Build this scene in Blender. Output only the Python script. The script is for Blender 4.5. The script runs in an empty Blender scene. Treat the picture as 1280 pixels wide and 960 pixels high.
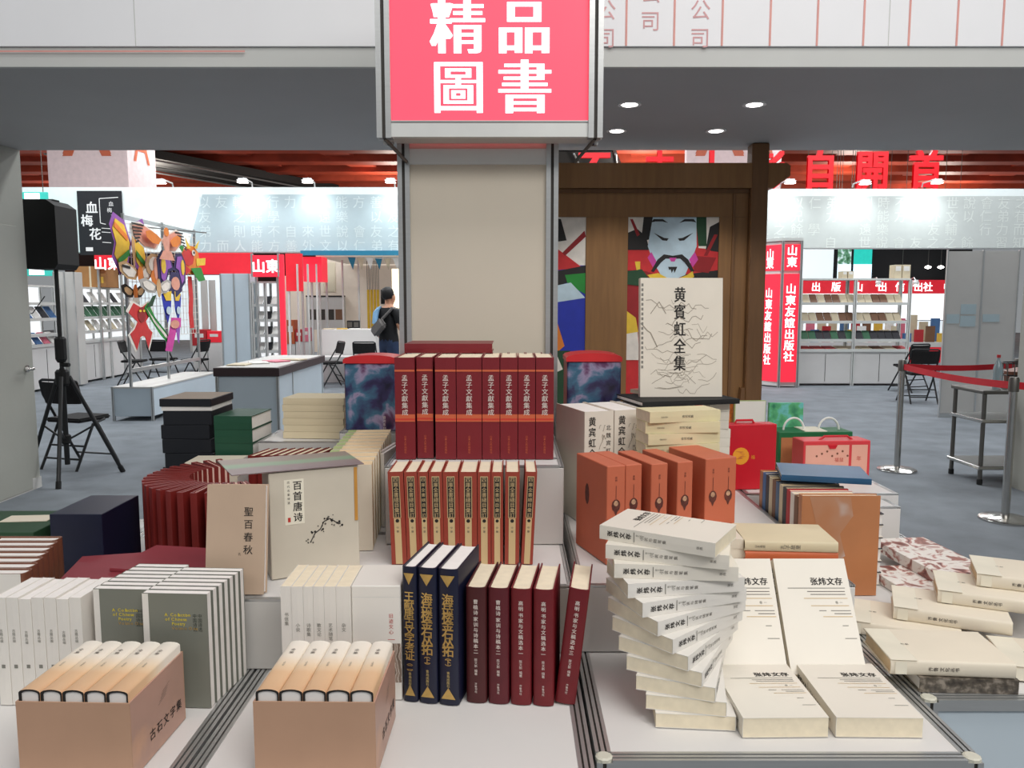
import bpy, bmesh, math, random
from mathutils import Vector, Matrix
random.seed(7)
sc = bpy.context.scene
COL = sc.collection
rad = math.radians
# ---------------------------------------------------------------- camera
F, PITCH, EYE = 975.0, rad(5.9), 1.5
cam = bpy.data.cameras.new('camera'); cam.sensor_width = 36; cam.lens = F / 1280 * 36
cam.clip_start = .05; cam.clip_end = 200
camo = bpy.data.objects.new('camera', cam); COL.objects.link(camo)
camo.location = (0, 0, EYE); camo.rotation_euler = (math.pi / 2 - PITCH, 0, 0)
sc.camera = camo
# ---------------------------------------------------------------- world, hall lamps, added fill lights, exposure
w = bpy.data.worlds.new('hall_ambient'); sc.world = w; w.use_nodes = True
bg = w.node_tree.nodes['Background']; bg.inputs[0].default_value = (.93, .97, 1, 1); bg.inputs[1].default_value = .28
sc.view_settings.view_transform = 'Standard'; sc.view_settings.look = 'None'
sc.view_settings.gamma = 1; sc.view_settings.use_curve_mapping = False
sc.view_settings.exposure = 0.0
def area(name, loc, size, power, col=(1, .97, .93), rot=(0, 0, 0)):
    l = bpy.data.lights.new(name, 'AREA'); l.shape = 'RECTANGLE'; l.size, l.size_y = size; l.energy = power; l.color = col
    o = bpy.data.objects.new(name, l); COL.objects.link(o); o.location = loc; o.rotation_euler = [rad(a) for a in rot]
    return o
area('hall_or_fill_light', (1.6, .2, 6.9), (5, 1.6), 165, (1, .96, .92))
area('hall_or_fill_light', (3.2, -4.2, 6.2), (5, 2), 325, (1, .965, .925), (38, 0, 22))  # added front light behind the camera, brightens upright faces
area('hall_or_fill_light', (-3.5, -5, 6.2), (5, 2), 75, (1, .97, .94), (38, 0, -18))  # weaker fill light added on the left, behind the camera
for X in (-8, 0, 8):
    for Y in (9.5, 13.5, 20):
        area('hall_or_fill_light', (X, Y, 6.9), (4.5, 1.2), 290 if Y < 15 else 420, (.95, .98, 1))
for X, Y in ((-14, 31), (-5, 34), (5, 30), (14, 33), (0, 39), (20, 37), (-20, 38)):  # point lights added to brighten the ceiling beams, no fixtures modelled
    l = bpy.data.lights.new('ceiling_fill', 'POINT'); l.energy = 420; l.shadow_soft_size = .25; l.color = (1, .9, .8)
    o = bpy.data.objects.new('ceiling_fill', l); COL.objects.link(o); o.location = (X, Y, 5.6)
# ---------------------------------------------------------------- pixel helpers (1280x960)
cP, sP = math.cos(PITCH), math.sin(PITCH)
def ray(px, py):
    u = (px - 640) / F; v = (480 - py) / F
    return Vector((u, cP + v * sP, -sP + v * cP))
def PZ(px, py, z):
    r = ray(px, py); t = (z - EYE) / r.z; return Vector((r.x * t, r.y * t, z))
def PY(px, py, Y):
    r = ray(px, py); t = Y / r.y; return Vector((r.x * t, Y, EYE + r.z * t))
def PX(px, py, X):
    r = ray(px, py); t = X / r.x; return Vector((X, r.y * t, EYE + r.z * t))
def RC(px0, py0, px1, py1, Y):
    a = PY(px0, (py0 + py1) / 2, Y); b = PY(px1, (py0 + py1) / 2, Y)
    return a.x, b.x, PY((px0 + px1) / 2, py1, Y).z, PY((px0 + px1) / 2, py0, Y).z
# ---------------------------------------------------------------- materials
def lin(c):
    return tuple(((x / 255) / 12.92 if x / 255 <= .04045 else ((x / 255 + .055) / 1.055) ** 2.4) for x in c)
MAT = {}
def mat(name, rgb, rough=.6, metal=0, var=.07, scale=9, bump=0, emit=0, alpha=1, trans=0, stretch=None, bscale=None):
    m = bpy.data.materials.new(name); m.use_nodes = True; nt = m.node_tree; N = nt.nodes
    b = N['Principled BSDF']; c = lin(rgb)
    tc = N.new('ShaderNodeTexCoord'); mp = N.new('ShaderNodeMapping'); ns = N.new('ShaderNodeTexNoise')
    ns.inputs['Scale'].default_value = scale; ns.inputs['Detail'].default_value = 4
    if stretch: mp.inputs['Scale'].default_value = stretch
    nt.links.new(tc.outputs['Object'], mp.inputs['Vector']); nt.links.new(mp.outputs[0], ns.inputs['Vector'])
    rp = N.new('ShaderNodeValToRGB')
    lo = tuple(x * (1 - var) for x in c) + (1,); hi = tuple(min(1, x * (1 + var)) for x in c) + (1,)
    rp.color_ramp.elements[0].position = .3; rp.color_ramp.elements[0].color = lo
    rp.color_ramp.elements[1].position = .7; rp.color_ramp.elements[1].color = hi
    nt.links.new(ns.outputs[0], rp.inputs[0]); nt.links.new(rp.outputs[0], b.inputs['Base Color'])
    b.inputs['Roughness'].default_value = rough; b.inputs['Metallic'].default_value = metal
    if emit:
        b.inputs['Emission Color'].default_value = c + (1,); b.inputs['Emission Strength'].default_value = emit
    if bump:
        bn = N.new('ShaderNodeBump'); bn.inputs['Strength'].default_value = bump; bn.inputs['Distance'].default_value = .01
        n2 = N.new('ShaderNodeTexNoise'); n2.inputs['Scale'].default_value = bscale or scale * 12; n2.inputs['Detail'].default_value = 3
        nt.links.new(mp.outputs[0], n2.inputs['Vector'])
        nt.links.new(n2.outputs[0], bn.inputs['Height']); nt.links.new(bn.outputs[0], b.inputs['Normal'])
    if trans:
        b.inputs['Transmission Weight'].default_value = trans
    MAT[name] = m
    return m
def ramp_mat(name, stops, scale, rough=.4, kind='noise', axis=None, detail=5, dist=0, emit=0):
    """printed cover: a colour ramp over noise, voronoi, wave or one object axis"""
    m = bpy.data.materials.new(name); m.use_nodes = True; nt = m.node_tree; N = nt.nodes; b = N['Principled BSDF']
    tc = N.new('ShaderNodeTexCoord'); rp = N.new('ShaderNodeValToRGB')
    while len(rp.color_ramp.elements) < len(stops): rp.color_ramp.elements.new(.5)
    for e, (p, c) in zip(rp.color_ramp.elements, stops): e.position = p; e.color = lin(c) + (1,)
    if kind == 'axis':
        sx = N.new('ShaderNodeSeparateXYZ'); nt.links.new(tc.outputs['Object'], sx.inputs[0])
        ma = N.new('ShaderNodeMath'); ma.operation = 'MULTIPLY'; ma.inputs[1].default_value = scale
        nt.links.new(sx.outputs[axis], ma.inputs[0]); out = ma.outputs[0]
        ns = N.new('ShaderNodeTexNoise'); ns.inputs['Scale'].default_value = 25; nt.links.new(tc.outputs['Object'], ns.inputs['Vector'])
        ad = N.new('ShaderNodeMath'); ad.operation = 'MULTIPLY_ADD'; ad.inputs[1].default_value = dist or .1
        nt.links.new(ns.outputs[0], ad.inputs[0]); nt.links.new(out, ad.inputs[2]); out = ad.outputs[0]
    else:
        t = N.new({'noise': 'ShaderNodeTexNoise', 'voronoi': 'ShaderNodeTexVoronoi', 'wave': 'ShaderNodeTexWave'}[kind])
        t.inputs['Scale'].default_value = scale
        if kind != 'voronoi' and 'Distortion' in t.inputs: t.inputs['Distortion'].default_value = dist
        if 'Detail' in t.inputs: t.inputs['Detail'].default_value = detail
        nt.links.new(tc.outputs['Object'], t.inputs['Vector'])
        out = t.outputs['Distance'] if kind == 'voronoi' else t.outputs[0]
    nt.links.new(out, rp.inputs[0]); nt.links.new(rp.outputs[0], b.inputs['Base Color'])
    if emit:
        nt.links.new(rp.outputs[0], b.inputs['Emission Color']); b.inputs['Emission Strength'].default_value = emit
    b.inputs['Roughness'].default_value = rough; MAT[name] = m
    return m
# ---------------------------------------------------------------- mesh builder
GLY = {}
def glyph(ch, bold=0.0):
    k = ch; bold = 0
    if k not in GLY:
        c = bpy.data.curves.new('glyph', 'FONT'); c.body = ch; c.size = 1; c.resolution_u = 2; c.offset = bold; c.fill_mode = 'FRONT'
        o = bpy.data.objects.new('glyph', c); me = bpy.data.meshes.new_from_object(o)
        wd = .5 if ord(ch) > 0x2000 else (max([v.co.x for v in me.vertices] or [.3]) / 2)
        GLY[k] = ([(v.co.x - wd, v.co.y - .38) for v in me.vertices], [tuple(p.vertices) for p in me.polygons], wd * 2)
        bpy.data.objects.remove(o); bpy.data.curves.remove(c); bpy.data.meshes.remove(me)
    return GLY[k]
class MB:
    def __init__(s): s.v = []; s.f = []; s.m = []
    def add(s, vs, fs, m=0):
        n = len(s.v); s.v += [tuple(v) for v in vs]; s.f += [tuple(i + n for i in f) for f in fs]; s.m += [m] * len(fs); return s
    def poly(s, pts, m=0): return s.add(pts, [tuple(range(len(pts)))], m)
    def box(s, x0, x1, y0, y1, z0, z1, m=0):
        return s.add([(x0, y0, z0), (x1, y0, z0), (x1, y1, z0), (x0, y1, z0), (x0, y0, z1), (x1, y0, z1), (x1, y1, z1), (x0, y1, z1)],
                     [(3, 2, 1, 0), (4, 5, 6, 7), (0, 1, 5, 4), (1, 2, 6, 5), (2, 3, 7, 6), (3, 0, 4, 7)], m)
    def cbox(s, x0, x1, y0, y1, z0, z1, c=.003, m=0, seg=1):
        b = bmesh.new(); r = bmesh.ops.create_cube(b, size=1)
        for v in b.verts: v.co = ((x0 + x1) / 2 + v.co.x * (x1 - x0), (y0 + y1) / 2 + v.co.y * (y1 - y0), (z0 + z1) / 2 + v.co.z * (z1 - z0))
        bmesh.ops.bevel(b, geom=list(b.edges), offset=c, segments=seg, affect='EDGES')
        b.verts.index_update(); s.add([v.co[:] for v in b.verts], [[v.index for v in f.verts] for f in b.faces], m); b.free(); return s
    def cyl(s, p0, p1, r0, r1=None, n=12, m=0):
        r1 = r0 if r1 is None else r1; p0 = Vector(p0); p1 = Vector(p1); d = (p1 - p0).normalized()
        a = d.orthogonal().normalized(); b = d.cross(a)
        ring = lambda p, r: [p + (a * math.cos(2 * math.pi * i / n) + b * math.sin(2 * math.pi * i / n)) * r for i in range(n)]
        return s.add(ring(p0, r0) + ring(p1, r1), [(i, (i + 1) % n, n + (i + 1) % n, n + i) for i in range(n)] + [tuple(range(n - 1, -1, -1)), tuple(range(n, 2 * n))], m)
    def tube(s, path, r, n=6, m=0):
        P = [Vector(p) for p in path]; vs = []; fs = []; prev = None
        for i, p in enumerate(P):
            d = (P[min(i + 1, len(P) - 1)] - P[max(i - 1, 0)]).normalized()
            a = d.orthogonal().normalized() if prev is None else (prev - d * prev.dot(d)).normalized()
            prev = a; b = d.cross(a)
            vs += [p + (a * math.cos(2 * math.pi * k / n) + b * math.sin(2 * math.pi * k / n)) * r for k in range(n)]
        for i in range(len(P) - 1):
            fs += [(i * n + k, i * n + (k + 1) % n, (i + 1) * n + (k + 1) % n, (i + 1) * n + k) for k in range(n)]
        fs += [tuple(range(n - 1, -1, -1)), tuple(range((len(P) - 1) * n, len(P) * n))]
        return s.add(vs, fs, m)
    def lathe(s, prof, o=(0, 0, 0), n=20, m=0):
        vs = [(o[0] + r * math.cos(2 * math.pi * i / n), o[1] + r * math.sin(2 * math.pi * i / n), o[2] + z) for r, z in prof for i in range(n)]
        fs = [(j * n + i, j * n + (i + 1) % n, (j + 1) * n + (i + 1) % n, (j + 1) * n + i) for j in range(len(prof) - 1) for i in range(n)]
        fs += [tuple(range(n - 1, -1, -1)), tuple(range((len(prof) - 1) * n, len(prof) * n))]
        return s.add(vs, fs, m)
    def prism(s, pts, vec, m=0):
        n = len(pts); vec = Vector(vec); P = [Vector(p) for p in pts]
        return s.add(P + [p + vec for p in P], [tuple(range(n - 1, -1, -1)), tuple(range(n, 2 * n))] + [(i, (i + 1) % n, n + (i + 1) % n, n + i) for i in range(n)], m)
    def post(s, x, y, z0, z1, w=.04, m=0, md=1):
        s.box(x - w * .38, x + w * .38, y - w * .38, y + w * .38, z0 + .001, z1 - .001, md)
        for a in (-1, 1):
            for b in (-1, 1):
                s.box(x + a * w * .31 - w * .19, x + a * w * .31 + w * .19, y + b * w * .31 - w * .19, y + b * w * .31 + w * .19, z0, z1, m)
        return s
    def rail(s, p0, p1, z, w=.026, m=0, md=1, h=.022):
        """grooved extrusion lying along x or y from p0 to p1, top at z"""
        (x0, y0), (x1, y1) = p0, p1; ax = abs(x1 - x0) > abs(y1 - y0)
        def b(a0, a1, t0, t1, mm):
            if ax: s.box(min(x0, x1), max(x0, x1), y0 + a0, y0 + a1, t0, t1, mm)
            else: s.box(x0 + a0, x0 + a1, min(y0, y1), max(y0, y1), t0, t1, mm)
        b(-w / 2 + .0005, w / 2 - .0005, z - h, z - .004, md)
        for k in (-1, 0, 1): b(k * w * .38 - w * .12, k * w * .38 + w * .12, z - h, z, m)
        return s
    def text(s, txt, o, u=(1, 0, 0), v=(0, 0, 1), size=.05, way='v', step=None, bold=0.0, m=0, song=0, wide=1.0, center=False):
        """o = centre of the first glyph; song>0 thickens upright strokes only"""
        o = Vector(o); u = Vector(u); v = Vector(v); nrm = u.cross(v)
        step = step or size * 1.02; pos = 0.0
        if center and way == 'h':
            L = sum((glyph(c, bold)[2] if ord(c) < 0x2000 else step / size) * size * wide for c in txt) if any(ord(c) < 0x2000 for c in txt) else step * wide * len(txt)
            o = o - u * (L / 2 - step * wide / 2)
        for ch in txt:
            if ch == ' ': pos += step * .5; continue
            gv, gf, gw = glyph(ch, bold)
            base = o + (u * pos if way == 'h' else -v * pos)
            off = [((k - song / 2) * .028, 0) for k in range(song + 1)]
            if bold: off = [(a + i * bold, c + j * bold * .8) for a, c in off for i, j in ((-1, -1), (1, -1), (-1, 1), (1, 1))]
            for k, (dx, dy) in enumerate(off):
                s.add([base + u * ((x + dx) * size * wide) + v * ((y + dy) * size) + nrm * (k * .00003) for x, y in gv], gf, m)
            pos += (step if ord(ch) > 0x2000 else gw * size * 1.15) * (wide if way == 'h' else 1)
        return s
    def ribbon(s, pts, o, u, v, wd, m=0):
        o = Vector(o); u = Vector(u); v = Vector(v)
        for (a, b), (c, d) in zip(pts, pts[1:]):
            l = math.hypot(c - a, d - b) or 1; nx, ny = -(d - b) / l * wd / 2, (c - a) / l * wd / 2
            s.poly([o + u * (a + nx) + v * (b + ny), o + u * (a - nx) + v * (b - ny), o + u * (c - nx) + v * (d - ny), o + u * (c + nx) + v * (d + ny)], m)
        return s
    def mesh(s, name, mats, smooth=False):
        me = bpy.data.meshes.new(name); me.from_pydata(s.v, [], s.f)
        for k in (mats if isinstance(mats, (list, tuple)) else [mats]): me.materials.append(MAT[k])
        me.polygons.foreach_set('material_index', s.m)
        if smooth:
            me.polygons.foreach_set('use_smooth', [True] * len(s.f)); me.set_sharp_from_angle(angle=rad(38))
        me.update(); return me
    def obj(s, name, mats, parent=None, smooth=False, fix=False):
        me = s.mesh(name, mats, smooth)
        if fix:
            b = bmesh.new(); b.from_mesh(me); bmesh.ops.recalc_face_normals(b, faces=b.faces); b.to_mesh(me); b.free()
        return link(name, me, parent)
def link(name, data, parent=None):
    o = bpy.data.objects.new(name, data); COL.objects.link(o)
    if parent: o.parent = parent
    return o
def tag(o, label=None, cat=None, group=None, kind=None):
    if label: o['label'] = label
    if cat: o['category'] = cat
    if group: o['group'] = group
    if kind: o['kind'] = kind
    return o
def thing(name, label, cat, M=None, group=None):
    o = bpy.data.objects.new(name, None); COL.objects.link(o); o.empty_display_size = .05
    if M is not None: o.matrix_world = M if isinstance(M, Matrix) else Matrix.Translation(M)
    return tag(o, label, cat, group)
def Rz(a): return Matrix.Rotation(rad(a), 4, 'Z')
def Rx(a): return Matrix.Rotation(rad(a), 4, 'X')
def Ry(a): return Matrix.Rotation(rad(a), 4, 'Y')
def T(x, y, z): return Matrix.Translation((x, y, z))
LIE = Matrix(((0, 0, -1, 0), (0, 1, 0, 0), (1, 0, 0, 0), (0, 0, 0, 1)))
def up_M(x, y, z, rz=0, lean=0, roll=0): return T(x, y, z) @ Rz(rz) @ Rx(-lean) @ Ry(roll)         # spine towards -Y
def face_M(x, y, z, rz=0, lean=0): return T(x, y, z) @ Rz(rz) @ Rx(-lean) @ Rz(-90)                 # front cover towards -Y, origin at spine foot
def lie_M(cx, cy, z, rz, size): return T(cx, cy, z) @ Rz(rz) @ T(size[2] / 2, -size[1] / 2, size[0] / 2) @ LIE   # lying, front cover up, spine towards -Y, centred
ORD = ['first', 'second', 'third', 'fourth', 'fifth', 'sixth', 'seventh', 'eighth', 'ninth', 'tenth', 'eleventh', 'twelfth', 'thirteenth', 'fourteenth',
       'fifteenth', 'sixteenth', 'seventeenth', 'eighteenth', 'nineteenth', 'twentieth', 'twenty-first', 'twenty-second', 'twenty-third', 'twenty-fourth']
# ---------------------------------------------------------------- books
MC = {}
def cached(key, fn):
    if key not in MC: MC[key] = fn()
    return MC[key]
BT = {'hard': .0028, 'flat': .0024, 'soft': .0009, 'thick': .0058}
BL = lambda style, th: {'hard': min(.007, th * .17), 'flat': .0006, 'soft': .0004, 'thick': .0006}[style]
OV = {'hard': .0035, 'flat': .003, 'soft': .0006, 'thick': .0022}
def cover_mesh(th, wd, h, style, cm, em=None):
    def f():
        t = BT[style]; bul = BL(style, th)
        n = 8 if style == 'hard' else 2
        out = [(-th / 2, wd)] + [(-th / 2 * math.cos(math.pi * i / n), bul * (1 - math.sin(math.pi * i / n))) for i in range(n + 1)] + [(th / 2, wd)]
        q = th / 2 - t
        inn = [(-q, wd)] + [(-q * math.cos(math.pi * i / n), t + bul * (1 - math.sin(math.pi * i / n))) for i in range(n + 1)] + [(q, wd)]
        k = len(out); b = MB()
        vs = [(x, y, 0) for x, y in out] + [(x, y, 0) for x, y in inn] + [(x, y, h) for x, y in out] + [(x, y, h) for x, y in inn]
        fs = []
        for i in range(k - 1):
            fs += [(i, i + 1, 2 * k + i + 1, 2 * k + i), (k + i + 1, k + i, 3 * k + i, 3 * k + i + 1), (i + 1, i, k + i, k + i + 1), (2 * k + i, 2 * k + i + 1, 3 * k + i + 1, 3 * k + i)]
        fs += [(0, 2 * k, 3 * k, k), (k - 1, 2 * k - 1, 4 * k - 1, 3 * k - 1)]
        b.add(vs, fs); b.m = [(1 if (i % 4 or i >= 4 * (k - 1)) else 0) if em else 0 for i in range(len(fs))]
        return b.mesh('cover', [cm, em] if em else cm, smooth=(style == 'hard'))
    return cached(('cover', th, wd, h, style, cm, em), f)
def pages_mesh(th, wd, h, style, pm):
    def f():
        t = BT[style]; ov = OV[style]
        bul = BL(style, th); q = th / 2 - t - .0001; e = wd - ov; c = .004 if style == 'hard' else 0
        n = 6; pts = [(-q * math.cos(math.pi * i / n), t + .0003 + bul * (1 - math.sin(math.pi * i / n))) for i in range(n + 1)]
        pts += [(q * math.cos(math.pi * i / n), e - c * math.sin(math.pi * i / n)) for i in range(n + 1)]
        return MB().prism([(x, y, ov) for x, y in pts], (0, 0, h - 2 * ov)).mesh('pages', pm)
    return cached(('pages', th, wd, h, style, pm), f)
def book(label, M, size, cm, pm='paper', style='hard', group=None, deco=None, dkey=None, dm=None, name='book', cat='book', part='lettering', em=None):
    """size = thickness, width, height; spine towards local -Y, front cover local +X; deco(mb, th, w, h) draws the print"""
    th, wd, h = [round(s, 4) for s in size]
    o = thing(name, label, cat, M, group)
    link('cover', cover_mesh(th, wd, h, style, cm, em), o); link('pages', pages_mesh(th, wd, h, style, pm), o)
    if deco:
        def f():
            b = MB(); deco(b, th, wd, h); return b.mesh(part, dm)
        link(part, cached((dkey, th, wd, h, str(dm)), f), o)
    return o
SP = -.0007
def spine(b, txt, x, ztop, size, m=0, bold=0, step=None, wide=1.0):
    b.text(txt, (x, SP, ztop - size / 2), size=size, m=m, bold=bold, step=step, wide=wide)
def front(b, th, txt, y, z, size, m=0, bold=0, way='v', step=None, wide=1.0, song=0):
    b.text(txt, (th / 2 + .0005, y, z), u=(0, 1, 0), v=(0, 0, 1), size=size, way=way, m=m, bold=bold, step=step, wide=wide, song=song)
def rect_s(b, x0, x1, z0, z1, m=0, d=.0004): b.poly([(x0, -d, z0), (x1, -d, z0), (x1, -d, z1), (x0, -d, z1)], m)
def rect_f(b, th, y0, y1, z0, z1, m=0, d=.0003): x = th / 2 + d; b.poly([(x, y0, z0), (x, y1, z0), (x, y1, z1), (x, y0, z1)], m)
def case(label, M, size, cm, name='slipcase', group=None, books=None, deco=None, dkey=None, dm=None, cat='slipcase'):
    """closed book case; spine side towards local -Y"""
    th, wd, h = size; o = thing(name, label, cat, M, group)
    link('case', cached(('case', size, cm), lambda: MB().cbox(-th / 2, th / 2, 0, wd, 0, h, .0015).mesh('case', cm)), o)
    if deco:
        def f():
            b = MB(); deco(b, th, wd, h); return b.mesh('print', dm)
        link('print', cached((dkey, size), f), o)
    return o
# ---------------------------------------------------------------- material list
mat('carpet', (118, 124, 130), .95, var=.16, scale=3, bump=.5, bscale=260)
mat('panel_white', (216, 214, 212), .5, var=.03, scale=3)
mat('panel_grey', (196, 194, 190), .55, var=.03, scale=3)
mat('panel_blue', (190, 203, 212), .5, var=.03, scale=3)
mat('wall_paint', (162, 162, 154), .7, var=.03, scale=2, bump=.08)
mat('soffit_paint', (186, 186, 186), .75, var=.03, scale=1.5)
mat('fascia_grey', (208, 210, 207), .6, var=.03, scale=2)
mat('billboard', (248, 249, 252), .5, var=.02, scale=2)
mat('pink_line', (232, 166, 158), .6)
mat('pink_text', (222, 170, 172), .6)
mat('alu', (196, 198, 198), .32, metal=.75, var=.04, stretch=(1, 1, 12))
mat('alu_pale', (214, 216, 214), .4, metal=.3, var=.03)
mat('groove', (52, 48, 44), .6)
mat('alu_cap', (205, 203, 188), .5, var=.03)
mat('column_panel', (206, 198, 182), .55, var=.03, scale=2)
mat('sign_red', (240, 74, 96), .4, var=.02, emit=.8)
mat('sign_white', (255, 252, 252), .4, var=0, emit=1.25)
mat('steel', (190, 188, 184), .22, metal=1, var=.05)
mat('steel_dark', (110, 108, 104), .4, metal=.9)
mat('black_plastic', (10, 10, 11), .7, var=.15)
mat('black_metal', (20, 21, 23), .4, var=.1)
mat('black_fabric', (24, 22, 23), .9, var=.2, scale=40, bump=.2)
mat('wood', (138, 98, 56), .5, var=.12, scale=5, stretch=(6, 6, .6))
mat('wood_dark', (116, 80, 46), .55, var=.12, scale=5, stretch=(6, 6, .6))
mat('belt_red', (190, 16, 34), .7, var=.08)
mat('paper', (234, 222, 196), .8, var=.05, scale=60)
mat('paper_white', (238, 234, 230), .8, var=.03, scale=60)
mat('paper_pink', (226, 190, 176), .8, var=.05, scale=60)
mat('paper_tan', (226, 200, 160), .8, var=.06, scale=60)
mat('white_cover', (228, 222, 210), .45, var=.02)
mat('white_cool', (228, 224, 217), .42, var=.02)
mat('cream_cover', (226, 216, 197), .5, var=.03)
mat('beige_cover', (214, 200, 168), .55, var=.05)
mat('greencream_cover', (222, 212, 172), .55, var=.04)
mat('grey_text', (130, 128, 120), .7)
mat('ink', (30, 26, 24), .7, var=.1)
mat('ink_soft', (98, 92, 86), .7, var=.1)
mat('red_ink', (190, 50, 40), .7)
mat('green_ink', (70, 150, 90), .7)
mat('gold', (198, 164, 96), .38, metal=.45, var=.25, scale=40)
mat('gold_pale', (214, 190, 120), .5, metal=.2, var=.15, scale=40)
mat('white_ink', (226, 214, 206), .6)
mat('yellow_ink', (226, 204, 40), .6)
mat('dark_print', (52, 58, 50), .6)
mat('navy_cover', (19, 23, 48), .42, var=.12)
mat('maroon_a', (72, 22, 24), .5, var=.1, scale=30)
mat('maroon_b', (88, 20, 30), .5, var=.1, scale=30)
mat('maroon_c', (108, 20, 28), .5, var=.1, scale=30)
mat('crimson_cover', (122, 27, 36), .42, var=.07)
mat('orange_band', (205, 98, 62), .5)
mat('orange_band_deep', (200, 62, 44), .5)
mat('brick_cover', (152, 60, 44), .5, var=.06)
mat('tan_strip', (206, 178, 132), .6)
mat('fan_cover', (122, 34, 30), .5, var=.1)
mat('folio_maroon', (138, 50, 60), .55, var=.08)
mat('tan_case', (186, 148, 122), .6, var=.05)
ramp_mat('tan_spine', [(0, (212, 172, 134)), (.30, (224, 186, 146)), (.42, (232, 206, 172)), (.58, (238, 228, 212)), (1, (240, 236, 228))], 4.2, kind='axis', axis=2, dist=.14)
ramp_mat('case_side', [(.3, (190, 150, 134)), (.5, (182, 146, 130)), (.62, (204, 160, 132)), (.8, (196, 154, 132))], 7, kind='noise')
mat('taupe_cover', (188, 164, 142), .6, var=.05)
mat('grey_case', (204, 196, 180), .6, var=.04)
mat('label_cream', (232, 226, 208), .6)
ramp_mat('flap_print', [(0, (128, 112, 112)), (.4, (136, 118, 114)), (.5, (122, 150, 120)), (.66, (128, 152, 120)), (.8, (138, 122, 108))], 7, kind='axis', axis=1, dist=.1)
mat('orange_tab', (196, 140, 60), .6)
mat('greygreen_cover', (122, 124, 114), .5, var=.04)
mat('brown_spine', (120, 74, 54), .5)
mat('green_case', (36, 70, 44), .55, var=.08)
mat('forest_cover', (24, 74, 52), .5, var=.08)
mat('blackblue_cover', (15, 18, 26), .45, var=.1)
mat('brown_top', (140, 122, 104), .55, var=.05)
ramp_mat('galaxy', [(.30, (18, 16, 40)), (.42, (50, 44, 84)), (.52, (62, 104, 130)), (.58, (150, 140, 170)), (.66, (96, 52, 90)), (.75, (40, 26, 60))], 12, kind='noise', detail=7, dist=.35, rough=.3)
mat('lid_red', (200, 40, 44), .4)
mat('tin_side', (150, 52, 58), .5)
mat('orange_case', (196, 104, 74), .55, var=.05)
mat('orange_case_side', (168, 72, 48), .55, var=.05)
mat('vessel_print', (92, 44, 36), .6, var=.4, scale=90)
mat('vessel_light', (190, 150, 120), .6, var=.4, scale=90)
mat('album_white', (228, 220, 206), .5, var=.03)
mat('mount_ink', (150, 140, 126), .7)
mat('brown_photo', (182, 120, 78), .45, var=.1, scale=7)
ramp_mat('photo_print', [(.35, (176, 118, 80)), (.56, (172, 118, 82)), (.63, (188, 160, 140)), (.70, (206, 208, 212)), (.8, (178, 124, 90))], 6, kind='noise')
ramp_mat('glare_print', [(.3, (176, 120, 84)), (.46, (178, 130, 100)), (.56, (190, 180, 176)), (.7, (206, 212, 220))], 9, kind='noise', detail=2)  # pale glare painted into the brown photo cover
mat('blue_cover', (38, 86, 124), .4, var=.12)
mat('orange_cover', (196, 98, 56), .5, var=.08)
ramp_mat('album_print', [(.30, (110, 52, 46)), (.42, (168, 112, 100)), (.48, (236, 228, 220)), (.56, (238, 232, 226)), (.62, (196, 140, 128)), (.7, (90, 40, 40))], 16, kind='noise', dist=1.2, detail=3)
ramp_mat('dark_photo', [(.35, (58, 52, 46)), (.5, (90, 82, 72)), (.65, (150, 140, 128))], 60, kind='noise', detail=5)
ramp_mat('mag_print', [(.36, (60, 54, 70)), (.46, (206, 200, 196)), (.6, (224, 218, 206)), (.7, (150, 140, 110))], 26, kind='noise', detail=3)
ramp_mat('ink_wash', [(.35, (120, 104, 92)), (.5, (206, 196, 184)), (.62, (222, 214, 204)), (.75, (150, 132, 120))], 30, kind='wave', dist=6)
mat('box_red', (200, 22, 40), .4, var=.04)
mat('box_coral', (214, 60, 66), .45, var=.05)
mat('box_peach', (232, 170, 150), .5, var=.04)
mat('emblem_yellow', (236, 160, 46), .5)
mat('box_green', (24, 104, 60), .5)
ramp_mat('kid_green', [(.3, (40, 120, 90)), (.5, (90, 176, 120)), (.62, (110, 190, 190)), (.75, (60, 140, 80))], 24, kind='noise')
ramp_mat('kid_orange', [(.4, (226, 120, 40)), (.55, (60, 40, 24))], 12, kind='noise')
mat('moss', (166, 182, 120), .6)
mat('cord_white', (226, 226, 222), .6)
mat('header_white', (232, 240, 240), .5, var=.02)
mat('header_blue', (176, 194, 200), .5, var=.03)
mat('header_glyph', (206, 220, 222), .5)
mat('header_grey', (190, 196, 194), .5, var=.03)
mat('header_glyph_grey', (214, 220, 216), .5)
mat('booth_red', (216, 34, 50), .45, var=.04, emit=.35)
mat('booth_red_lit', (232, 40, 62), .45, var=.03, emit=.8)
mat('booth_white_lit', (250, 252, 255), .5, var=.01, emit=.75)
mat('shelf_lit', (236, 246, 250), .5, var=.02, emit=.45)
mat('lamp_glow', (255, 250, 244), .4, var=0, emit=9)
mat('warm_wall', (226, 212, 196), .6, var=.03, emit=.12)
mat('warm_glow', (255, 240, 200), .5, var=0, emit=1.3)
mat('yellow_cloth', (226, 184, 50), .7)
mat('teal', (60, 190, 176), .5, emit=.3)
mat('blue_strip', (30, 118, 150), .5)
mat('beam_red', (168, 62, 36), .6, var=.2, scale=2)
mat('ceiling_dark', (46, 22, 18), .8, var=.3, scale=1)
mat('truss_black', (14, 13, 14), .7)
mat('letter_red', (214, 16, 30), .45, emit=.25)
mat('tower_pink', (222, 200, 200), .6, emit=.1)
mat('tower_letter', (206, 104, 72), .5)
mat('chalk_black', (26, 28, 34), .7, var=.15)
mat('white_paint', (236, 236, 236), .6)
mat('cardboard', (158, 112, 66), .8, var=.08)
mat('counter_dark', (52, 32, 36), .4)
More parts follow.
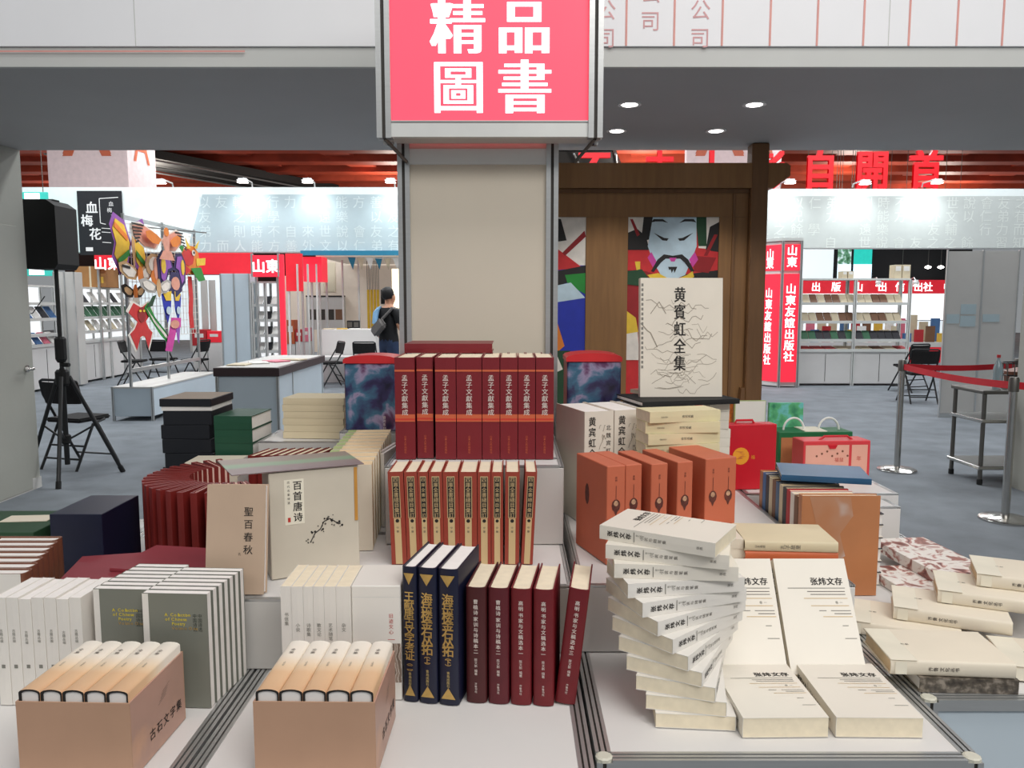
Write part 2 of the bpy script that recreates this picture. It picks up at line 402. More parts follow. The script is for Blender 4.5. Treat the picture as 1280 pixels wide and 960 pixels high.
mat('glass_tint', (180, 200, 205), .1, trans=.6)
mat('window_day', (214, 232, 246), .4, emit=1.0)
mat('window_teal', (40, 196, 180), .4, emit=.6)
ramp_mat('tree_print', [(.35, (40, 84, 50)), (.5, (90, 140, 110)), (.62, (220, 236, 240))], 6, kind='noise', emit=.6)
mat('dark_void', (14, 15, 18), .8)
mat('skin', (200, 146, 116), .55, var=.05)
mat('hair', (14, 12, 12), .6)
mat('shirt_black', (18, 18, 21), .85, bump=.2)
mat('jeans', (38, 54, 84), .85, var=.15, scale=20)
mat('cloth_blue', (130, 176, 214), .8)
mat('bag_grey', (112, 108, 106), .8, var=.1)
for n, c in dict(k_red=(206, 44, 46), k_deepred=(150, 26, 30), k_white=(236, 226, 214), k_green=(36, 140, 52), k_dkgreen=(30, 70, 40), k_yellow=(236, 196, 60), k_orange=(230, 130, 46),
                 k_purple=(150, 86, 176), k_magenta=(212, 70, 160), k_blue=(36, 52, 170), k_navy=(40, 34, 84), k_pink=(226, 158, 136), k_tan=(206, 166, 120), k_black=(34, 30, 28), k_grey=(176, 170, 164), k_sky=(196, 216, 226)).items(): mat(n, c, .6, var=.08, scale=14)
for n, c in dict(b_beige=(206, 192, 164), b_brown=(120, 84, 60), b_dark=(52, 52, 58), b_green=(60, 110, 80), b_red=(180, 40, 46), b_white=(232, 230, 226), b_blue=(70, 110, 160), b_yellow=(222, 180, 70), b_pink=(222, 120, 140)).items(): mat(n, c, .55, var=.06)
# ---------------------------------------------------------------- the setting
def struct(name, b, mats, **k): return tag(b.obj(name, mats, **k), kind='structure')
struct('floor', MB().box(-26, 26, -5, 46, -.1, 0), 'carpet')
HS, YN, YF, XL, XR = 2.70, 4.14, 6.30, -3.88, 4.10     # portal soffit height, near and far faces, inner sides
struct('wall_left', MB().box(XL - .25, XL, YN, YF, 0, HS - .002), 'wall_paint')
struct('wall_right', MB().box(XR, XR + .25, YN, YF, 0, HS - .002), 'wall_paint')
struct('baseboard_left', MB().box(XL, XL + .012, YN, YF, 0, .09), 'panel_grey')
so = struct('ceiling', MB().box(XL - .6, XR + .6, YN, YF, HS, HS + .1), 'soffit_paint'); so['label'] = 'grey soffit of the portal with recessed downlights'
fas = struct('trim_1', MB().box(-6.5, 6.5, YN - .03, YN - .001, HS - .004, HS + .092), 'fascia_grey')
bill = struct('trim_2', MB().box(-6.5, 6.5, YN - .045, YN - .001, HS + .093, HS + 1.3), 'billboard')
lb = MB(); tb = MB()
for px in (757, 783, 843, 903, 963, 1022, 1080, 1137, 1197, 1254, 1315, 1375):
    x = PY(px, 30, YN - .047).x
    if px != 757: lb.box(x - .005, x + .005, YN - .0475, YN - .046, HS + .094, HS + 1.29)
for px, t, py in ((757, '有限公司', 47), (813, '有限公司', 26), (875, '有限公司', 47)):
    p = PY(px, py, YN - .047)
    n = len(t); tb.text(t, (p.x, YN - .047, p.z + (n - 1) * .135), size=.105, step=.135)
ln = PY(0, 62, YN - .047); lb.box(-4.2, -1.35, YN - .0475, YN - .046, ln.z - .012, ln.z - .004)
lb.obj('ruled_line', 'pink_line', bill); tb.obj('lettering', 'pink_text', bill)
for sgn in (-1, 1):
    for i in range(4):
        x = sgn * (1.9 + i * 1.5); MB().box(x - .002, x + .002, YN - .0465, YN - .045, HS + .094, HS + 1.29).obj('panel_joint', 'fascia_grey', bill)
struct('wall_back', MB().box(-26, 26, 45.8, 46, 0, 8), 'ceiling_dark')
hc = tag(MB().box(-26, 26, 6.4, 46, 7.6, 7.8).obj('ceiling_hall', 'ceiling_dark'), kind='structure')
for i in range(7):
    y = 29 + i * 2.4; MB().box(-25.9, 25.9, y, y + .8, 7.05, 7.598).obj('beam', 'beam_red', hc)
for i in range(13):
    x = -24 + i * 4; a = 3.4
    MB().prism([(x, 28, 7.25), (x + 1.1, 28, 7.25), (x + 1.1 + a, 45, 7.25), (x + a, 45, 7.25)], (0, 0, .34)).obj('cross_beam', 'beam_red', hc)
for x0, x1 in ((-15.5, -10.2), (1.2, 3.6)):
    MB().prism([(x0, 27, 6.6), (x0 + 2.2, 27, 6.6), (x1 + 2.4, 40, 6.95), (x1 - 1.4, 40, 6.95)], (0, 0, .3)).obj('truss', 'truss_black', hc)
    for k in (-.3, .9, 2.3): MB().cyl((x0 + k, 27, 6.52), (x1 + k - .4, 40, 6.88), .035, n=6).obj('truss_tube', 'alu', hc)
# door in the left wall
d = struct('door_1', MB().cbox(XL + .0005, XL + .016, 5.2, 6.18, .01, 2.1, .004), 'wall_paint')
hb = MB(); p = PX(34, 461, XL + .02)
hb.cyl((XL + .016, p.y, p.z), (XL + .024, p.y, p.z), .03, n=14); hb.cyl((XL + .02, p.y, p.z), (XL + .07, p.y, p.z), .012, n=8)
hb.cyl((XL + .07, p.y + .01, p.z), (XL + .07, p.y - .11, p.z), .011, n=8); hb.obj('door_handle', 'steel', d, smooth=True)
# recessed downlights
for px, py, l in ((787, 130, 'recessed soffit downlight close to the lit sign, nearer the billboard'), (771, 163, 'recessed soffit downlight close to the lit sign, nearer the wooden frame'),
                  (943, 130, 'recessed soffit downlight away from the lit sign, nearer the billboard'), (895, 163, 'recessed soffit downlight away from the lit sign, nearer the wooden frame')):
    p = PZ(px, py, HS); t = thing('downlight', l, 'lamp', (p.x, p.y, HS), 'soffit downlights')
    MB().lathe([(.072, -.001), (.072, -.007), (.05, -.006), (.05, -.001)], n=20).obj('trim_ring', 'white_paint', t)
    MB().lathe([(.049, -.0055), (.045, -.008), (.02, -.010)], n=20).obj('lens', 'lamp_glow', t)
    L = bpy.data.lights.new('downlight_beam', 'SPOT'); L.energy = 26; L.spot_size = rad(85); L.spot_blend = .6; L.shadow_soft_size = .04
    lo = link('downlight_beam', L); lo.location = (p.x, p.y, HS - .03)
# ---------------------------------------------------------------- counters and risers
def counter(label, x0, x1, y0, y1, z=.75, body='panel_white', group='white display counters of the island'):
    t = thing('display_counter', label, 'counter', ((x0 + x1) / 2, y0, 0), group); cx = (x0 + x1) / 2
    X0, X1, D = x0 - cx, x1 - cx, y1 - y0; r = .026
    MB().box(X0 + r, X1 - r, r, D - r, z - .018, z - .0005).obj('top_panel', 'panel_white', t)
    for nm, a in (('front_panel', (X0 + r, X1 - r, .008, .016)), ('back_panel', (X0 + r, X1 - r, D - .016, D - .008)), ('side_panel', (X0 + .008, X0 + .016, r, D - r)), ('side_panel', (X1 - .016, X1 - .008, r, D - r))):
        MB().box(*a, .02, z - .022).obj(nm, body, t)
    for p0, p1 in (((X0 + r, r / 2), (X1 - r, r / 2)), ((X0 + r, D - r / 2), (X1 - r, D - r / 2)), ((X0 + r / 2, r), (X0 + r / 2, D - r)), ((X1 - r / 2, r), (X1 - r / 2, D - r))):
        MB().rail(p0, p1, z + .001).obj('rail', ['alu', 'groove'], t)
    for x in (X0 + r / 2, X1 - r / 2):
        for y in (r / 2, D - r / 2):
            pb = MB().post(x, y, 0, z - .004, r); pb.lathe([(.0145, -.004), (.0145, .001), (.011, .003)], (x, y, z), 10, 2)
            pb.obj('corner_post', ['alu', 'groove', 'alu_cap'], t)
    return t
YB = 2.86
counter('white counter under the green case and the navy case', -1.88, -1.222, 1.1, 2.66)
counter('white counter under the fanned red books and grey-green paperbacks', -1.216, -.53, 1.1, YB)
counter('white counter under the navy and maroon hardbacks before the column', -.524, .134, 1.1, 2.58)
counter('white counter under the twisted stack of white paperbacks', .14, .778, 1.214, YB)
counter('pale blue fronted counter under the patterned albums and beige books', .784, 1.27, 1.41, 2.98, body='panel_blue')
def riser(label, x0, x1, y0, y1, z0, z1, body='panel_grey', rails=True):
    t = thing('display_riser', label, 'riser', ((x0 + x1) / 2, y0, z0 + .0015), 'white risers on the island'); cx = (x0 + x1) / 2
    X0, X1, D, Hh = x0 - cx, x1 - cx, y1 - y0, z1 - z0 - .0015
    MB().cbox(X0, X1, 0, D, 0, Hh - .004, .002).obj('body', body, t)
    MB().box(X0 + .006, X1 - .006, .006, D - .006, Hh - .004, Hh - .0005).obj('top_panel', 'panel_white', t)
    if rails:
        for x in (X0 + .006, X1 - .006): MB().rail((x, .001), (x, D - .001), Hh + .0008, .012, h=.005).obj('rail', ['alu', 'groove'], t)
        MB().rail((X0 + .013, .006), (X1 - .013, .006), Hh + .0008, .012, h=.005).obj('rail', ['alu', 'groove'], t)
    return t
riser('grey low riser under the taupe book and the poem slipcase', -.65, -.216, 1.535, 1.99, .75, .90)
riser('grey low riser behind the navy and maroon hardbacks', -.212, .13, 1.61, 1.99, .75, .90)
riser('grey low base riser against the column', -.56, .13, 1.992, 2.575, .75, .90)
riser('grey tall riser under the crimson volumes', -.315, .128, 1.90 + .093, 2.57, .90, 1.10)
riser('grey narrow ledge riser fronting the crimson volumes', -.315, .128, 1.895, 1.99, .90, 1.10)
riser('grey tall riser under the galaxy tin by the cream paperbacks', -.54, -.325, 2.41, 2.572, .90, 1.10)
riser('white riser under the orange slipcases', .145, .735, 1.615, 2.64, .75, .90, 'panel_white')
riser('grey tall riser under the galaxy tin by the white ink-painting volumes', .145, .345, 2.35, 2.63, .90, 1.10)
riser('white riser under the red gift boxes', .742, 1.225, 2.42, 2.95, .75, .90, 'panel_white')
riser('small white riser beside the art books', .985, 1.18, 2.315, 2.415, .75, .885, 'panel_white')
riser('grey riser under the neat cream stack', -.85, -.565, 2.575, 2.82, .75, 1.04)
# ---------------------------------------------------------------- column with the lit sign
cx0, cx1, cy0, cy1 = -.375, .152, 2.605, 3.13
cm = (cx0 + cx1) / 2
t = thing('exhibition_column', 'beige panel column with grooved aluminium corner posts behind crimson books', 'column', (cm, cy0, 0))
W = (cx1 - cx0) / 2; D = cy1 - cy0; zs = PY(600, 172, 2.46).z
for x in (-W + .02, W - .02):
    for y in (.02, D - .02): MB().post(x, y, 0, 3.2, .04).obj('post', ['alu', 'groove'], t)
for nm, a in (('front_panel', (-W + .04, W - .04, .014, .022)), ('back_panel', (-W + .04, W - .04, D - .022, D - .014)), ('side_panel', (-W + .014, -W + .022, .04, D - .04)), ('side_panel', (W - .022, W - .014, .04, D - .04))):
    MB().box(*a, .04, 3.2).obj(nm, 'column_panel', t)
MB().box(-W + .04, W - .04, .006, .03, 1.952, 2.002).obj('cross_rail', 'alu_pale', t)
# sign box round the column
SY = 2.46; sx0, sx1 = PY(470, 120, SY).x, PY(754, 120, SY).x; zb = PY(610, 172, SY).z; zt = zb + 1.0; sm = (sx0 + sx1) / 2; SW = (sx1 - sx0) / 2; SD = .142
t = thing('lit_sign_box', 'red backlit sign box with four white characters on the column', 'sign', (sm, SY, zb))
ph = zt - zb
for x in (-SW + .022, SW - .022): MB().post(x, .022, 0, ph, .044).obj('post', ['alu', 'groove'], t)
for x in (-SW + .018, SW - .018): MB().post(x, SD - .02, 0, ph, .03).obj('post', ['alu', 'groove'], t)
MB().box(-SW + .044, SW - .044, .008, .03, .004, .046).obj('bottom_rail', 'alu_pale', t)
MB().box(-SW + .044, SW - .044, .006, .03, .048, .053).obj('rail', 'alu', t)
MB().box(-SW + .044, SW - .044, .014, .02, .054, ph - .02).obj('lit_panel', 'sign_red', t)
MB().box(-SW + .01, SW - .01, .031, SD - .002, .01, .016).obj('bottom_panel', 'panel_grey', t)
for s in (-1, 1): MB().box(min(s * SW, s * (SW - .008)) + (.002 if s < 0 else -.002), max(s * SW, s * (SW - .008)) + (.002 if s < 0 else -.002), .045, SD - .037, .01, ph - .01).obj('side_panel', 'panel_grey', t)
for ch, px, py in (('精', 572, 33), ('品', 655, 33), ('圖', 573, 108), ('書', 656, 108)):
    p = PY(px, py, SY + .012); MB().text(ch, (p.x - sm, .0125, p.z - zb), size=.170, bold=.0045, song=1 if ch == '圖' else 2).obj('character', 'sign_white', t)
for s in (-1, 1): MB().tube([(s * (SW - .02), .03, .003), (s * (W + .01), SD - .01, -.05)], .006).obj('bracket', 'steel_dark', t)
# ---------------------------------------------------------------- books on the centre counter
def d_navy(title, tail):
    def f(b, th, w, h):
        for z, s in ((h - .012, -1), (.012, 1)):
            b.poly([(-th * .36, SP, z), (th * .36, SP, z), (0, SP, z + s * .022)][::(1 if s > 0 else -1)], 0)
        zt = h - .046; n = len(title); sz = min(th * .74, .0235); step = .0164
        spine(b, title, 0, zt, sz, 0, .015, step=step)
        spine(b, '︵' + tail + '︶', 0, zt - n * step - .001, .0125, 0, .01, step=.0098)
        spine(b, '青岛出版社', 0, .066 if n < 8 else .058, .0062, 1)
    return f
BM = [('navy hardback with gold title, the slimmest of the three', '王献唐古文字考证', '二', .0275, 504.5), ('navy hardback with gold title between two other navy volumes', '海岳楼金石丛拓', '上', .036, 523.5), ('navy hardback with gold title beside a dark maroon book', '海岳楼金石丛拓', '下', .0385, 549)]
for i, (l, ti, ta, th, px) in enumerate(BM):
    p = PZ(504.5, 876, .75); cx_ = sum(b_[3] for b_ in BM[:i]) / .974 + i * .0012 + th / 2
    book(l, up_M(p.x + cx_, 1.405 - i * .007, .7515, -12), (th, .158, .262), 'navy_cover', 'paper_white', 'hard', 'navy and gold hardbacks', d_navy(ti, ta), ('navy', i), ['gold', 'gold_pale'])
def d_maroon(a, b_, c):
    def f(b, th, w, h):
        spine(b, a, 0, h - .022, .0092, 0, .01, step=.0105); spine(b, b_, 0, .088, .006, 0); spine(b, c, 0, .040, .005, 0)
    return f
px_m = (583, 610.5, 638, 665.5)
for i in range(4):
    th = .0385; p = PZ(px_m[i], 874, .75)
    l = ['darkest brown-maroon hardback beside the navy volumes', 'purple-maroon hardback next to the darkest brown-maroon one', 'maroon hardback between a purple-maroon and a bright maroon one', 'bright maroon hardback next to the one that leans'][i]
    book(l, up_M(p.x + th / 2, 1.40 - i * .004, .7515, -8), (th, .15, .224), ['maroon_a', 'maroon_b', 'maroon_c', 'maroon_c'][i], 'paper', 'hard', 'maroon hardbacks', d_maroon('曹植诗·家训与诗稿本二' if i < 2 else '高明·书家与文稿选本一', '陈文新 编著', '齐鲁书社'), ('mar', i < 2), 'white_ink')
p = PZ(717, 872, .75)
book('maroon hardback leaning over beside the twisted white stack', T(p.x, 1.39, .7515) @ Rz(-8) @ Ry(6.5) @ T(-.0192, 0, 0), (.0385, .15, .224), 'maroon_c', 'paper', 'hard', 'maroon hardbacks', d_maroon('高明·书家与文稿选本三', '陈文新 编著', '齐鲁书社'), ('mar', 9), 'white_ink')
# white boxed set on the centre counter
for i in range(6):
    th = (.0205, .0215, .018, .020, .022, .027)[i]; x = -.432 + sum((.0205, .0215, .018, .020, .022, .027)[:i]) + i * .0004 + th / 2
    def f(b, th_, w, h, s=('书信集', '小说', '诗歌集', '散文论', '艺术随笔', '杂文')[i]): spine(b, s, 0, h - (.05 if i == 0 else .07), .0085)
    book('white thin paperback, %s from the taller grey riser side of the boxed set' % ORD[i], up_M(x, 1.405 + (.0 if i else .002), .7515), (th, .122, .224), 'white_cool', 'paper', 'soft', 'thin white set beside the tan slipcase', f, ('wset', i), 'grey_text')
def d_wbox(b, th, w, h):
    rect_s(b, -th / 2, th / 2, .035, .112, 1); rect_s(b, -th / 2, th / 2, h - .022, h - .0215, 0)
    b.text('旧迹文心', (th * .30, SP, h - .058), size=.009, step=.0105, m=2); rect_s(b, th * .30 - .0065, th * .30 + .0065, h - .105, h - .104, 2)
case('white slipcase with a grey ink-wash band touching the navy volumes', up_M(-.2545, 1.41, .7515), (.092, .118, .224), 'white_cool', deco=d_wbox, dkey='wbox', dm=['fascia_grey', 'ink_wash', 'red_ink'], group='slipcases')
# tan slipcases with five books, spines upwards
def tan_set(x0, x1, y0, y1, rz, where, n=5):
    wd = x1 - x0; L = y1 - y0; Hh = .126; base = T(x0, y0, .7515) @ Rz(rz)
    t = thing('slipcase', 'tan open slipcase holding five tan-spined books, ' + where, 'slipcase', base, 'open tan slipcases')
    k = .0025
    MB().box(0, wd, 0, k, 0, Hh).obj('end_wall', 'tan_case', t); MB().box(0, wd, L - k, L, 0, Hh).obj('end_wall', 'tan_case', t)
    MB().box(0, k, k, L - k, 0, Hh).obj('side_wall', 'case_side', t); MB().box(wd - k, wd, k, L - k, 0, Hh).obj('side_wall', 'case_side', t)
    MB().box(k, wd - k, k, L - k, 0, k).obj('bottom', 'tan_case', t)
    b = MB(); x = wd + .0004
    b.text('古石文字集', (x, L * .36, .038), u=(0, 1, 0), v=(0, 0, 1), size=.020, way='h', step=.0235, bold=.012)
    for q in range(5): b.poly([(x, L * .48 + q * .004, .075 + q * .004), (x, L * .48 + .028 + q * .003, .082 + q * .004), (x, L * .48 + .028 + q * .003, .0825 + q * .004), (x, L * .48 + q * .004, .0757 + q * .004)], 1)
    b.obj('print', ['ink', 'ink_soft'], t)
    th = (wd - 2 * k - .001) / n - .0006
    for i in range(n):
        # book lies in the case with its spine up: thickness along x, head away
        M = base @ T(k + .0008 + (th + .0006) * (i + .5), k + .0006, Hh + .019) @ Rx(-90)
        def f(b, th_, w, h):
            b.text('全集', (0, SP, h - .038), size=.009, step=.011, m=0); b.text('人民出版', (0, SP, h - .085), size=.004, m=1)
        book('tan-spined book, %s in the slipcase %s' % (ORD[i], where), M, (th, .134, L - 2 * k - .0015), 'tan_spine', 'paper_white', 'hard', 'books in the open tan slipcases', f, ('tanset', round(th, 4)), ['ink_soft', 'grey_text'], em='ink')
a = PZ(14, 867, .895); c = PZ(160, 867, .895)
tan_set(a.x, c.x, 1.168, 1.353, -2, 'before the grey-green paperbacks')
a = PZ(312, 869, .895); c = PZ(467, 869, .895)
tan_set(a.x, c.x, 1.168, 1.353, -1, 'before the thin white set')
# brick red set of ten
xs = [484.7, 505, 522, 536, 553.4, 574, 596.8, 614, 631.5, 656.5]; xe = [504.2, 521.5, 535.4, 552.8, 573.2, 596.3, 613.6, 628.8, 649.8, 671.5]
def d_brick(b, th, w, h):
    s = min(.0125, th * .4); rect_s(b, -s * .62, s * .62, 0.001, h * .50, 0, .0003); rect_s(b, -s * .72, s * .72, h * .505, h - .010, 0, .0003); rect_s(b, -s * .6, s * .6, h * .512, h - .012, 1, .0005)
    b.text('四庫全書總目彙訂', (0, SP - .0003, h - .0175), size=s * .95, step=.0118, m=0)
    b.lathe([(s * .35, 0), (s * .01, .0001)], (0, 0, 0), 8, 1) if False else b.poly([(math.cos(a * math.pi / 4) * s * .36, SP, h * .475 + math.sin(a * math.pi / 4) * s * .36) for a in range(8)], 1)
    b.text('中華', (0, SP, h * .40), size=.006, step=.009, m=2)
for i in range(10):
    y = 592; p = PY(xs[i], y, 1.75); q = PY(xe[i], y, 1.75); th = (q.x - p.x) * .985; roll = [-1.7, -1.5, -1.2, -1.0, -.6, 0, 0, 0, .4, 2.6][i]
    M = T((p.x + q.x) / 2 - math.sin(rad(roll)) * .215, 1.745, .9015 + abs(math.sin(rad(roll))) * th / 2) @ Ry(roll)
    book('brick red book with tan title strip, %s of ten from the poem slipcase side' % ORD[i], M, (th, .135, .2165), 'brick_cover', 'paper', 'flat', 'brick red set of ten', d_brick, 'brick', ['tan_strip', 'ink', 'ink_soft'])
# crimson volumes
cr = [(494.5, 519.5), (521, 541.5), (544.5, 570.5), (571, 602.5), (603, 624.8), (625.3, 647), (647.5, 669), (669.5, 692)]
def d_crim(b, th, w, h):
    for z0, z1, m in ((h - .036, h - .031, 0), (h * .405, h * .445, 0), (h * .385, h * .405, 1), (h * .372, h * .385, 0)): rect_s(b, -th / 2, th / 2, z0, z1, m, .0005)
    spine(b, '孟子文獻集成', 0, h - .044, .0165, 2, .004, step=.0176); spine(b, '山東人民出版社', 0, .062, .0062, 0, step=.0068)
for i, (a, c) in enumerate(cr):
    p = PY(a, 540, 1.98); q = PY(c, 540, 1.98); th = (q.x - p.x) * .985
    book('crimson volume with orange bands, %s of eight from the galaxy tin by the cream paperbacks' % ORD[i], up_M((p.x + q.x) / 2, 1.975 + (.012 if i == 1 else 0), 1.1015), (th, .19, .262), 'crimson_cover', 'paper', 'flat', 'crimson volumes on the tall riser', d_crim, 'crim', ['orange_band', 'orange_band_deep', 'white_ink'])
for i in range(7):
    book('crimson volume in the row behind the banded ones, %s from the cream file' % ORD[i], up_M(-.24 + i * .051, 2.20, 1.1015), (.049, .19, .25), 'crimson_cover', 'paper', 'flat', 'crimson volumes behind the front row')
book('crimson volume lying flat on the row against the column', lie_M(-.19, 2.42, 1.3525, 0, (.028, .19, .262)), (.028, .19, .262), 'crimson_cover', 'paper', 'flat')
# ---------------------------------------------------------------- books of the left counters
# grey-green paperbacks in two files, covers to the front
def d_gg(b, th, w, h):
    x = th / 2 + .0004; U = dict(u=(0, 1, 0), v=(0, 0, 1), way='h')
    for k, s in enumerate(('A Collection', 'of Chinese', 'Poetry', 'Volume One')):
        b.text(s, (x, w * (.36 if k < 2 else .46), h - .040 - k * .0085), size=.0085, m=0 if k < 3 else 1, bold=.012, **U)
    b.text('中国诗选', (x, w * .80, h - .042), u=(0, 1, 0), v=(0, 0, 1), size=.0085, step=.0085, m=2); b.text('中国诗选', (x, w * .88, h - .042), u=(0, 1, 0), v=(0, 0, 1), size=.0085, step=.0085, m=2)
    rect_f(b, th, 0, .0115, .001, h - .001, 3, .0004)
    b.poly([(-th / 2, -.0004, 0.001), (th / 2, -.0004, .001), (th / 2, -.0004, h - .001), (-th / 2, -.0004, h - .001)], 3)
for r, (px0, wd, y0, nm) in enumerate(((110, .105, 1.40, 'file beside the white spines'), (181, .122, 1.378, 'file beside the low grey riser'))):
    x0 = PZ(px0, 888, .75).x if r else -.782
    for i in range(7):
        book('grey-green paperback with yellow English title, %s in the %s' % (ORD[i], nm), face_M(x0 + .003 * i, y0 + i * .0205 + .018, .7515, -3, 0), (.0175, wd, .219), 'greygreen_cover', 'paper_white', 'soft', 'grey-green poetry paperbacks', d_gg, 'gg', ['yellow_ink', 'gold', 'dark_print', 'white_cool'])
# white paperbacks with spines to the front
def d_ws(b, th, w, h):
    spine(b, '古籍丛编', 0, h - .060, .0065); rect_s(b, -.0035, .0035, .072, .079, 0)
for i in range(7):
    book('white paperback with tiny grey spine title, %s from the grey-green ones' % ORD[i], up_M(-.808 - i * .0232, 1.392, .7515, -3), (.0226, .108, .208 - (.003 if i % 3 == 1 else 0)), 'white_cool', 'paper_white', 'soft', 'white paperbacks with spines to the front', d_ws, 'ws', 'grey_text')
for i in range(7):
    book('white covered book with brown rounded spine, %s in the file before the navy case' % ORD[i], T(-.985 - i * .011, 1.545 + i * .037, .7515) @ Rz(90), (.034, .15, .205), 'brown_spine', 'paper_white', 'hard', 'white books with brown spines', lambda b, th, w, h: [b.poly([(s * (th / 2 + .0006), .008, .0), (s * (th / 2 + .0006), w, .0), (s * (th / 2 + .0006), w, h), (s * (th / 2 + .0006), .008, h)], 0) for s in (-1, 1)], 'wbs', 'white_cool', part='board_paper')
# folios under and the flat maroon folio
for i in range(5):
    book('maroon folio lying flat, %s from the counter under the topmost folio' % ORD[i], lie_M(-.835 + (i % 2) * .006, 1.735, .7515 + i * .0275, (i % 3) * 2 - 2, (.0265, .19, .27)), (.0265, .19, .27), 'folio_maroon', 'paper_pink', 'flat', 'stacked maroon folios')
book('maroon folio lying flat and askew on top of the folios', lie_M(-.86, 1.745, .7515 + 5 * .0275, 13, (.012, .19, .29)), (.012, .19, .29), 'folio_maroon', 'paper_pink', 'flat')
book('thin maroon folio overlapping the askew one, nearer the fanned books', lie_M(-.765, 1.76, .7515 + 5 * .0275 + .0125, -10, (.008, .17, .25)), (.008, .17, .25), 'folio_maroon', 'paper_pink', 'flat')
# navy case, green case
def d_nav(b, th, w, h): b.poly([(th / 2 + .0003, .02, .03), (th / 2 + .0003, .026, .03), (th / 2 + .0003, .026, .036), (th / 2 + .0003, .02, .036)], 0)
case('black-navy cloth book case standing before the fanned red books', up_M(-1.117, 1.95, .7515, 0), (.134, .2, .212), 'navy_cover', deco=d_nav, dkey='nav', dm='white_cool', group='dark book cases')
case('dark green book case with a cream slip of paper on top', up_M(-1.325, 1.93, .7515, 0), (.22, .21, .17), 'green_case', group='dark book cases')
tag(MB().prism([(-1.36, 2.02, .9222), (-1.24, 2.03, .9222), (-1.245, 2.09, .9222), (-1.365, 2.08, .9222)], (0, 0, .002)).obj('paper_slip', 'cream_cover'), 'cream slip of paper lying on the dark green case', 'paper')
# fan of dark red books
FC = Vector((-.80, 2.20)); NF = 21
for i in range(NF):
    an = -58 - i * (182 / (NF - 1)); ca, sa = math.cos(rad(an)), math.sin(rad(an)); r = .238
    book('dark red slim hardback, %s round the fan from the taupe book' % ORD[i], T(FC.x + ca * r, FC.y + sa * r, .7515) @ Rz(an + 90), (.0182, .122, .264), 'fan_cover', 'paper_pink', 'thick', 'fanned dark red hardbacks')
for i in range(8):
    book('dark red slim hardback, %s in the straight row behind the fan' % ORD[i], up_M(-.815 + i * .0275, 2.40 + .003 * i, .7515, -12), (.0235, .13, .275), 'fan_cover', 'paper', 'flat', 'straight row of dark red hardbacks')
# taupe book leaning
def d_taupe(b, th, w, h):
    front(b, th, '聖百春秋', w * .72, h - .055, .020, 0, .006, step=.026); front(b, th, '孔', w * .58, h - .142, .006, 0)
book('taupe hardcover with black calligraphy leaning at the riser edge', face_M(-.632, 1.562, .9035, -1, 9), (.022, .122, .224), 'taupe_cover', 'paper_white', 'flat', None, d_taupe, 'taupe', 'ink')
# poem slipcase
M = T(-.522, 1.642, .9015) @ Rz(27)
t = thing('slipcase', 'grey upright slipcase with calligraphy label, plum branch and a folded flap', 'slipcase', M)
Lx, Ly, Lz = .196, .085, .236
MB().cbox(0, Lx, 0, Ly, 0, Lz, .0015).obj('case', 'grey_case', t)
MB().prism([(-.075, -.005, Lz + .003), (Lx + .012, -.006, Lz + .0015), (Lx + .012, Ly + .07, Lz + .0025), (-.085, Ly + .07, Lz + .006)], (0, 0, .002)).obj('flap', 'flap_print', t)
MB().box(Lx - .010, Lx - .003, -.002, -.0003, .11, Lz - .004).obj('ribbon_tab', 'orange_tab', t)
b = MB(); e = -.0005
b.poly([(.032, e, .118), (.074, e, .118), (.074, e, .218), (.032, e, .218)], 1)
b.text('百首唐诗', (.060, e * 2, .204), size=.021, step=.0235, bold=.012, m=0); b.text('历代名家诗选', (.041, e * 2, .212), size=.006, step=.009, m=0)
b.poly([(.038, e * 2, .124), (.044, e * 2, .124), (.044, e * 2, .134), (.038, e * 2, .134)], 2)
rnd = random.Random(3)
br = [(.085, .072), (.096, .092), (.108, .100), (.116, .116), (.130, .121), (.142, .112), (.150, .106)]
b.ribbon(br, (0, e, 0), (1, 0, 0), (0, 0, 1), .0022, 0)
for (x, z) in br:
    for k in range(5):
        X, Z, r = x + rnd.uniform(-.009, .009), z + rnd.uniform(-.008, .008), rnd.uniform(.0012, .0028)
        b.poly([(X + r * math.cos(a), e * 2, Z + r * math.sin(a)) for a in [j * math.pi / 3 for j in range(6)]], 0 if k < 3 else 3)
b.obj('print', ['ink', 'label_cream', 'red_ink', 'ink_soft'], t)
MB().prism([(Lx + .0003, .02, .01), (Lx + .0003, .05, .01), (Lx + .0003, .05, .045), (Lx + .0003, .02, .045)], (.0005, 0, 0)).obj('sticker', 'label_cream', t)
# cream paperbacks in a file behind it
for i in range(10):
    f = i / 9
    book('cream paperback, %s in the file behind the poem slipcase' % ORD[i], face_M(-.468 - .03 * f, 1.86 + i * .0535, .9015, 6, 0), (.046, .128, .212), 'cream_cover', 'paper_tan', 'soft', 'file of cream paperbacks', lambda b, th, w, h: b.poly([(-th / 2 + .002, .0005, h + .0004), (th / 2 - .002, .0005, h + .0004), (th / 2 - .002, .024, h + .0004), (-th / 2 + .002, .024, h + .0004)], 0), 'crp', 'moss', part='corner_print')
